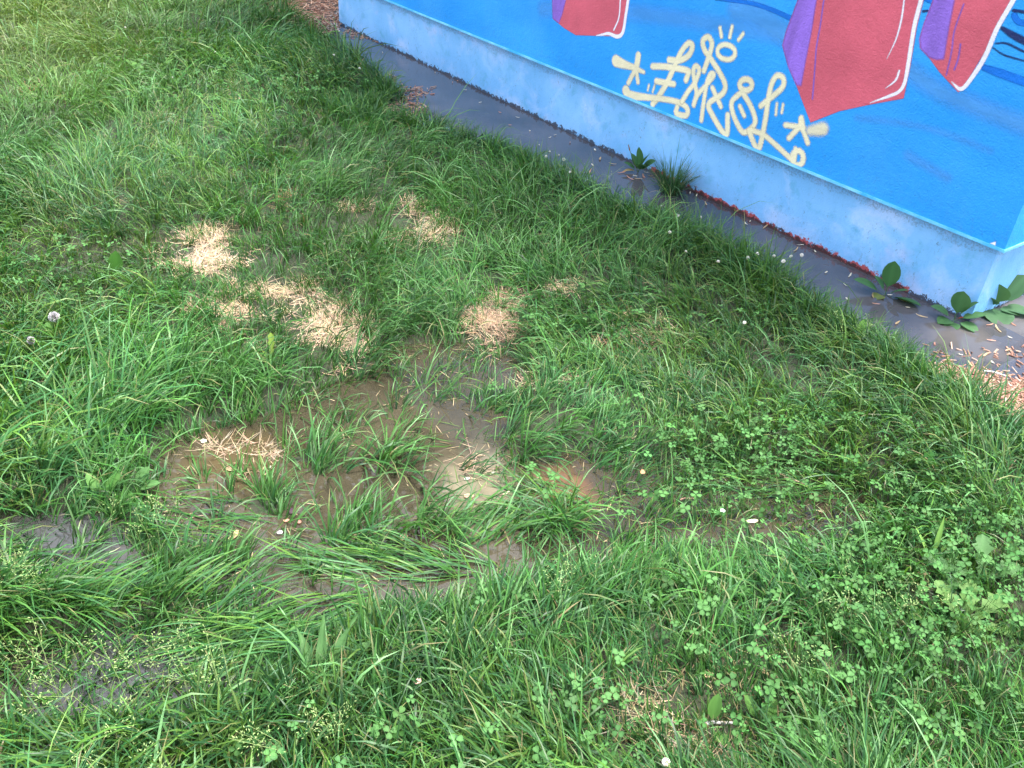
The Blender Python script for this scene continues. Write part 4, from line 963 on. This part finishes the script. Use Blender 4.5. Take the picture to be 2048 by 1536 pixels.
dandelion(62, 681, 'smaller ragged dandelion clock at the left edge', .09, 1, .011)

# ------------------------------------------------------------------ floating petals, leaf scraps, twigs
def scrap_mesh(L, wd, curl, col, seed):
    r = np.random.default_rng(seed); V = []; n, k = 6, 4; C = []
    for i in range(n):
        u_ = i / (n - 1); hw = wd * .5 * (math.sin(math.pi * (0.12 + .8 * u_)) ** .7) * (0.85 + .3 * r.random())
        for j in range(k):
            s_ = -1 + 2 * j / (k - 1); V.append((L * (u_ - .5) , s_ * hw + .25 * L * curl * (u_ - .5) ** 2, curl * (.35 * hw * s_ * s_ + .12 * L * (2 * u_ - 1) ** 2) + .0015 * r.random())); C.append(np.array(col) * (.75 + .4 * r.random()))
    Q = [(i * k + j, (i + 1) * k + j, (i + 1) * k + j + 1, i * k + j + 1) for i in range(n - 1) for j in range(k - 1)]
    mb = MB(); mb.add(V, Q, (), np.clip(C, 0, 1)); return mb
def scrap(name, px, py, L, wd, col, label, cat, group=None, rot=None, curl=.6, z=.003, seed=None):
    seed = int(px * 3 + py) if seed is None else seed
    me = scrap_mesh(L, wd, curl, col, seed).mesh(name); p = at(px, py, z)
    zz = float(height(p[:1], p[1:2])[0]); p[2] = max(z, zz + .003) if z < .02 else z
    o = link(name, me, M_petal, loc=tuple(p)); o.rotation_euler = (float(rng.normal(0, .1)), float(rng.normal(0, .1)), R(rot) if rot is not None else float(rng.random() * 6.28)); tag(o, label, cat, group); return o
TAN, PALE, PINK = (0.55, .40, .22), (0.74, .68, .52), (0.58, .30, .20)
for i, (px, py) in enumerate([(1185, 330), (1225, 328), (1260, 357), (1270, 352), (1277, 358), (1287, 353), (1215, 377), (1200, 318), (1180, 343), (1190, 300), (1300, 352), (1245, 345), (1292, 345)]):
    scrap('petal', px, py, .022 + .016 * (i % 3), .006 + .003 * (i % 2), (PALE, TAN, PINK)[i % 3], 'pale leaf scrap floating on the grey water near the small plantain', 'leaf scrap', 'scraps floating near the small plantain')
for i, (px, py) in enumerate([(1380, 386), (1393, 391), (1412, 408), (1500, 443), (1491, 447), (1530, 454), (1462, 482), (1600, 490), (1592, 500), (1630, 503), (1700, 551), (1745, 592), (1652, 545), (1690, 570)]):
    scrap('petal', px, py, .02 + .012 * (i % 3), .006, (PALE, PALE, TAN)[i % 3], 'pale leaf scrap floating beside the worn red wall foot', 'leaf scrap', 'scraps floating beside the red paint')
for i, (px, py) in enumerate([(1780, 590), (1805, 602), (1843, 633), (1694, 598), (1752, 608), (1794, 646), (1815, 615), (1980, 650), (1995, 658), (2020, 675), (1982, 681), (1970, 710), (1920, 709), (2015, 700), (1895, 722), (1985, 725), (2025, 648), (1942, 730)]):
    scrap('petal', px, py, .018 + .012 * (i % 3), .007, (PALE, PINK, TAN)[i % 3], 'leaf scrap on the shallow water in front of the building corner', 'leaf scrap', 'scraps on the water at the corner')
for i, (px, py) in enumerate([(870, 145), (905, 165), (930, 180), (850, 120), (960, 205), (1000, 225), (1035, 235), (1020, 250), (1060, 262), (740, 95), (765, 105), (915, 162), (1100, 275), (1140, 285), (1110, 270)]):
    scrap('petal', px, py, .022, .007, (PALE, PINK)[i % 2], 'tiny pale scrap floating on the far stretch of grey water', 'leaf scrap', 'scraps on the far water')
scrap('petal', 407, 883, .016, .014, (.78, .74, .66), 'white petal at the left end of the muddy puddle', 'petal')
scrap('petal', 462, 940, .026, .010, TAN, 'tan curled scrap just in front of the larger straw raft', 'leaf scrap')
scrap('petal', 540, 935, .010, .008, PALE, 'tiny cream petal in open water below the smaller straw raft', 'petal')
scrap('leaf_scrap', 583, 1023, .022, .011, (.10, .05, .08), 'dark purple bud floating in the left part of the puddle', 'bud')
scrap('petal', 573, 1042, .014, .009, (.60, .28, .20), 'left pink petal below the dark purple bud', 'petal')
scrap('petal', 598, 1044, .014, .010, (.62, .30, .22), 'right pink petal below the dark purple bud', 'petal')
scrap('petal', 560, 1066, .014, .012, (.80, .74, .68), 'square white petal below the pink petals', 'petal')
scrap('leaf_scrap', 468, 1072, .034, .014, (.62, .44, .24), 'yellowish crumpled leaf at the left shore of the puddle', 'leaf scrap')
scrap('leaf_scrap', 808, 1076, .030, .020, (.50, .34, .22), 'tan crumpled leaf between the two tall tussocks', 'leaf scrap')
scrap('petal', 938, 993, .024, .018, (.60, .36, .25), 'pinkish crumpled blossom on the pale patch of water', 'blossom')
scrap('petal', 934, 958, .014, .012, (.80, .78, .76), 'white petal on the crossed straws', 'petal')
scrap('petal', 985, 947, .018, .008, PALE, 'cream scrap at the right end of the crossed straws', 'leaf scrap')
scrap('petal', 1012, 987, .022, .007, (.76, .66, .46), 'narrow cream scrap over the pale patch of water', 'leaf scrap')
scrap('leaf_scrap', 1285, 945, .018, .014, (.55, .26, .14), 'orange bud in the grass at the right end of the puddle', 'bud', None, None, .6, .03)
scrap('petal', 1445, 1022, .012, .012, (.80, .78, .78), 'white scrap in the grass right of the puddle', 'petal', None, None, .6, .045)
scrap('leaf_scrap', 1505, 1043, .028, .013, (.70, .66, .40), 'pale oval yellow-green leaf lying right of the puddle', 'leaf', None, 10, .3, .05)
scrap('leaf_scrap', 1915, 1217, .042, .030, (.78, .72, .66), 'crumpled white petal among the toothed dandelion leaves', 'petal', None, 20, 1.2, .055)
scrap('leaf_scrap', 1612, 1215, .042, .012, (.55, .42, .28), 'rolled dry leaf standing in the lower right lawn', 'leaf', None, 110, 1.5, .055)
scrap('leaf_scrap', 1528, 1345, .024, .010, (.66, .48, .26), 'small yellow dry scrap in the short grass', 'leaf scrap', None, 130, 1, .04)
scrap('leaf_scrap', 1418, 1352, .022, .010, (.62, .48, .26), 'small tan scrap in the short grass left of the yellow one', 'leaf scrap', None, 30, 1, .04)
scrap('leaf_scrap', 1848, 1150, .030, .010, (.50, .34, .20), 'brown curled scrap behind the dandelion rosette', 'leaf scrap', None, 10, 1, .05)
scrap('leaf_scrap', 1785, 1440, .022, .010, (.60, .40, .24), 'tan curl in the grass near the bottom right', 'leaf scrap', None, 60, 1.4, .04)
scrap('leaf_scrap', 835, 1365, .018, .012, (.62, .40, .32), 'pinkish scrap caught in the grass in front of the puddle', 'leaf scrap', None, 60, 1, .08)
scrap('leaf_scrap', 112, 1485, .020, .012, (.66, .52, .34), 'cream scrap in the grass at the bottom left', 'leaf scrap', None, 60, 1, .07)
def twig(px, py, qx, qy, r_, col, label, z=.02):
    p, q = at(px, py, z), at(qx, qy, z); mid = (p + q) / 2 + (0, 0, .004); c0 = p.copy()
    mb = MB(); mb.tube([p - c0, (p * .7 + q * .3) - c0 + (0, .002, .003), mid - c0 - (0, .001, 0), q - c0], r_, r_ * .6, 6, col); o = link('twig', mb.mesh('twig'), M_chip, loc=tuple(c0)); tag(o, label, 'twig')
twig(1408, 1449, 1470, 1446, .0045, (.55, .52, .50), 'pale grey twig lying in the short grass at the bottom', .035)
twig(1568, 955, 1616, 972, .003, (.52, .38, .24), 'tan twig in dark water right of the puddle', .012)
twig(1360, 1000, 1388, 997, .003, (.40, .26, .18), 'short brown twig right of the puddle', .012)
twig(1968, 742, 2012, 752, .004, (.60, .58, .58), 'pale grey stick on the bark mulch', .022)

# ------------------------------------------------------------------ grass seed heads
mb = MB()
for (px, py, n) in [(60, 1290, 6), (170, 1320, 7), (260, 1290, 6), (390, 1340, 8), (560, 1470, 5), (60, 1130, 5), (280, 1020, 6), (1700, 1210, 5), (1830, 1190, 5), (1560, 1300, 4), (1130, 1160, 4), (660, 1440, 4), (250, 1480, 5), (1340, 440, 5), (1200, 330, 6), (1230, 350, 5), (540, 200, 14), (640, 150, 14), (900, 250, 8), (1700, 650, 5)]:
    for _ in range(n):
        hgt = .10 + .08 * rng.random(); p = at(px + rng.normal(0, 40), py + rng.normal(0, 22), hgt); 
        if poly_sd(p[:1], p[1:2], PATH_POLY)[0] < 0: continue
        p[2] = max(0, float(height(p[:1], p[1:2])[0])); ln = rng.normal(0, .3, 2) * hgt
        c = np.array((0.20, .27, .10)) * (.8 + .4 * rng.random())
        mb.tube([p, p + (ln[0] * .3, ln[1] * .3, hgt * .6), p + (ln[0], ln[1], hgt)], .0008, .0005, 3, c)
        for k in range(20):
            f_ = .62 + .38 * k / 19; c0 = p + (ln[0] * f_ ** 2, ln[1] * f_ ** 2, hgt * f_); d = rng.normal(0, 1, 3) * (.012 * (1.15 - f_) / .5); d[2] = abs(d[2]) * .6
            e = np.cross(d, (0, 0, 1)); e = e / (np.linalg.norm(e) + 1e-6) * .0009; dn = d / (np.linalg.norm(d) + 1e-9)
            mb.add([c0 + d - dn * .001, c0 + d + e + dn * .002, c0 + d + dn * .005, c0 + d - e + dn * .002], [(0, 1, 2, 3)], (), c * 1.25)
tag(link('grass_seed_heads', mb.mesh('grass_seed_heads'), M_leaf), 'thin stalks with loose pale green seed heads', 'grass', kind='stuff')

# ------------------------------------------------------------------ trees around the green (outside the frame; they shade and show in the water)
m = NM('bark'); P = m.geo_pos(); nz = m.noise(20, 5, vec=m.mapping(P, (1, 1, .2)))
M_bark = m.done(m.principled(m.mix(nz, (0.05, .035, .025), (0.16, .12, .09)), .9, m.bump(nz, .8, .03)).outputs[0])
def tree_meshes(seed, h, cr, nleaf):
    r = np.random.default_rng(seed); mb = MB(); top = np.array([r.normal(0, .3), r.normal(0, .3), h * .75])
    mb.tube([(0, 0, -.1), (0.03, 0, h * .2), top * .55, top], .20, .05, 8)
    cents = []
    for i in range(11):
        z0 = h * (.32 + .4 * r.random()); b0 = np.array([top[0] * z0 / h, top[1] * z0 / h, z0]); a = i * 2.4 + r.random(); l_ = cr * (.55 + .5 * r.random())
        e = b0 + np.array([math.cos(a) * l_, math.sin(a) * l_, l_ * (.3 + .5 * r.random())]); mb.tube([b0, (b0 + e) / 2 + (0, 0, .15), e], .06, .02, 5); cents.append(e); cents.append((b0 + e) / 2 + (0, 0, .3))
    cents.append(top); cents.append(top + (0, 0, h * .15)); cents = np.array(cents)
    c = cents[r.integers(0, len(cents), nleaf)] + r.normal(0, 1, (nleaf, 3)) * cr * .24
    a = r.normal(0, 1, (nleaf, 3)); a /= np.linalg.norm(a, axis=1)[:, None]; b = np.cross(a, r.normal(0, 1, (nleaf, 3))); b /= np.linalg.norm(b, axis=1)[:, None]
    s_ = (.055 + .05 * r.random(nleaf))[:, None]
    V = np.stack([c - a * s_, c + b * s_ * .6, c + a * s_, c - b * s_ * .6], 1).reshape(-1, 3); i = np.arange(nleaf) * 4
    col = np.repeat(np.array([(0.045, .10, .025)]) * (.6 + .8 * r.random((nleaf, 1))), 4, 0)
    return mb.mesh('trunk'), mesh_np('crown', V, np.stack([i, i + 1, i + 2, i + 3], 1), None, {'col': col}, False)
TV = [tree_meshes(40 + k, 8.0, 2.3, 9000) for k in range(2)]
for i, (x, y, sc, lab) in enumerate([(-2.9, 11.5, 1.25, 'tall leafy tree beyond the far lawn, left of the building'), (-1.2, 13.5, 1.15, 'leafy tree straight behind the building'), (3.5, 14.5, 1.2, 'leafy tree behind the right half of the building'), (8.5, 12.5, 1.1, 'leafy tree far to the right behind the building'), (7.2, 2.2, 0.95, 'added unseen tree right of the building corner, holding back sky light')]):  # last tree is added, unseen, to dim sky light on the short face
    tm, cm = TV[i % 2]; root = link('tree', None, loc=(x, y, 0.02)); tag(root, lab, 'tree', 'trees round the green'); root.scale = (sc, sc, sc); root.rotation_euler = (0, 0, i * 1.3)
    link('trunk', tm, M_bark, root); link('crown', cm, M_leaf, root)

# low dark hedge behind the bark mulch
hx0, hx1 = at(360, 8), at(700, 8)
n = 9000; r = np.random.default_rng(77)
cx_ = hx0[0] + (hx1[0] - hx0[0] + 1.2) * r.random(n); cz_ = 0.05 + 1.35 * r.random(n) ** .9; cy_ = hx0[1] + (hx1[1] - hx0[1]) * (cx_ - hx0[0]) / (hx1[0] - hx0[0]) + .35 + .5 * r.random(n) - .25 * vnoise(cx_, cz_, 3, 2)
c = np.stack([cx_, cy_, cz_], -1) - np.array([hx0[0], hx0[1], 0]); a = r.normal(0, 1, (n, 3)); a /= np.linalg.norm(a, axis=1)[:, None]; b = np.cross(a, r.normal(0, 1, (n, 3))); b /= np.linalg.norm(b, axis=1)[:, None]
s_ = (.022 + .02 * r.random(n))[:, None]; V = np.stack([c - a * s_, c + b * s_ * .6, c + a * s_, c - b * s_ * .6], 1).reshape(-1, 3); i = np.arange(n) * 4
hroot = link('hedge', None, loc=(hx0[0], hx0[1], 0)); tag(hroot, 'dark low hedge behind the far bark mulch', 'hedge')
link('foliage', mesh_np('foliage', V, np.stack([i, i + 1, i + 2, i + 3], 1), None, {'col': np.repeat(np.array([(0.035, .07, .02)]) * (.5 + .9 * r.random((n, 1))), 4, 0)}, False), M_leaf, hroot)
mb = MB()
for k in range(12): x0 = (hx1[0] - hx0[0] + 1.2) * (k + .5) / 12; mb.tube([(x0, .8, 0), (x0 + .05, .82, .4), (x0 - .05, .8, 1.0)], .015, .006, 5, (.1, .07, .05))
link('stem', mb.mesh('stem'), M_bark, hroot)
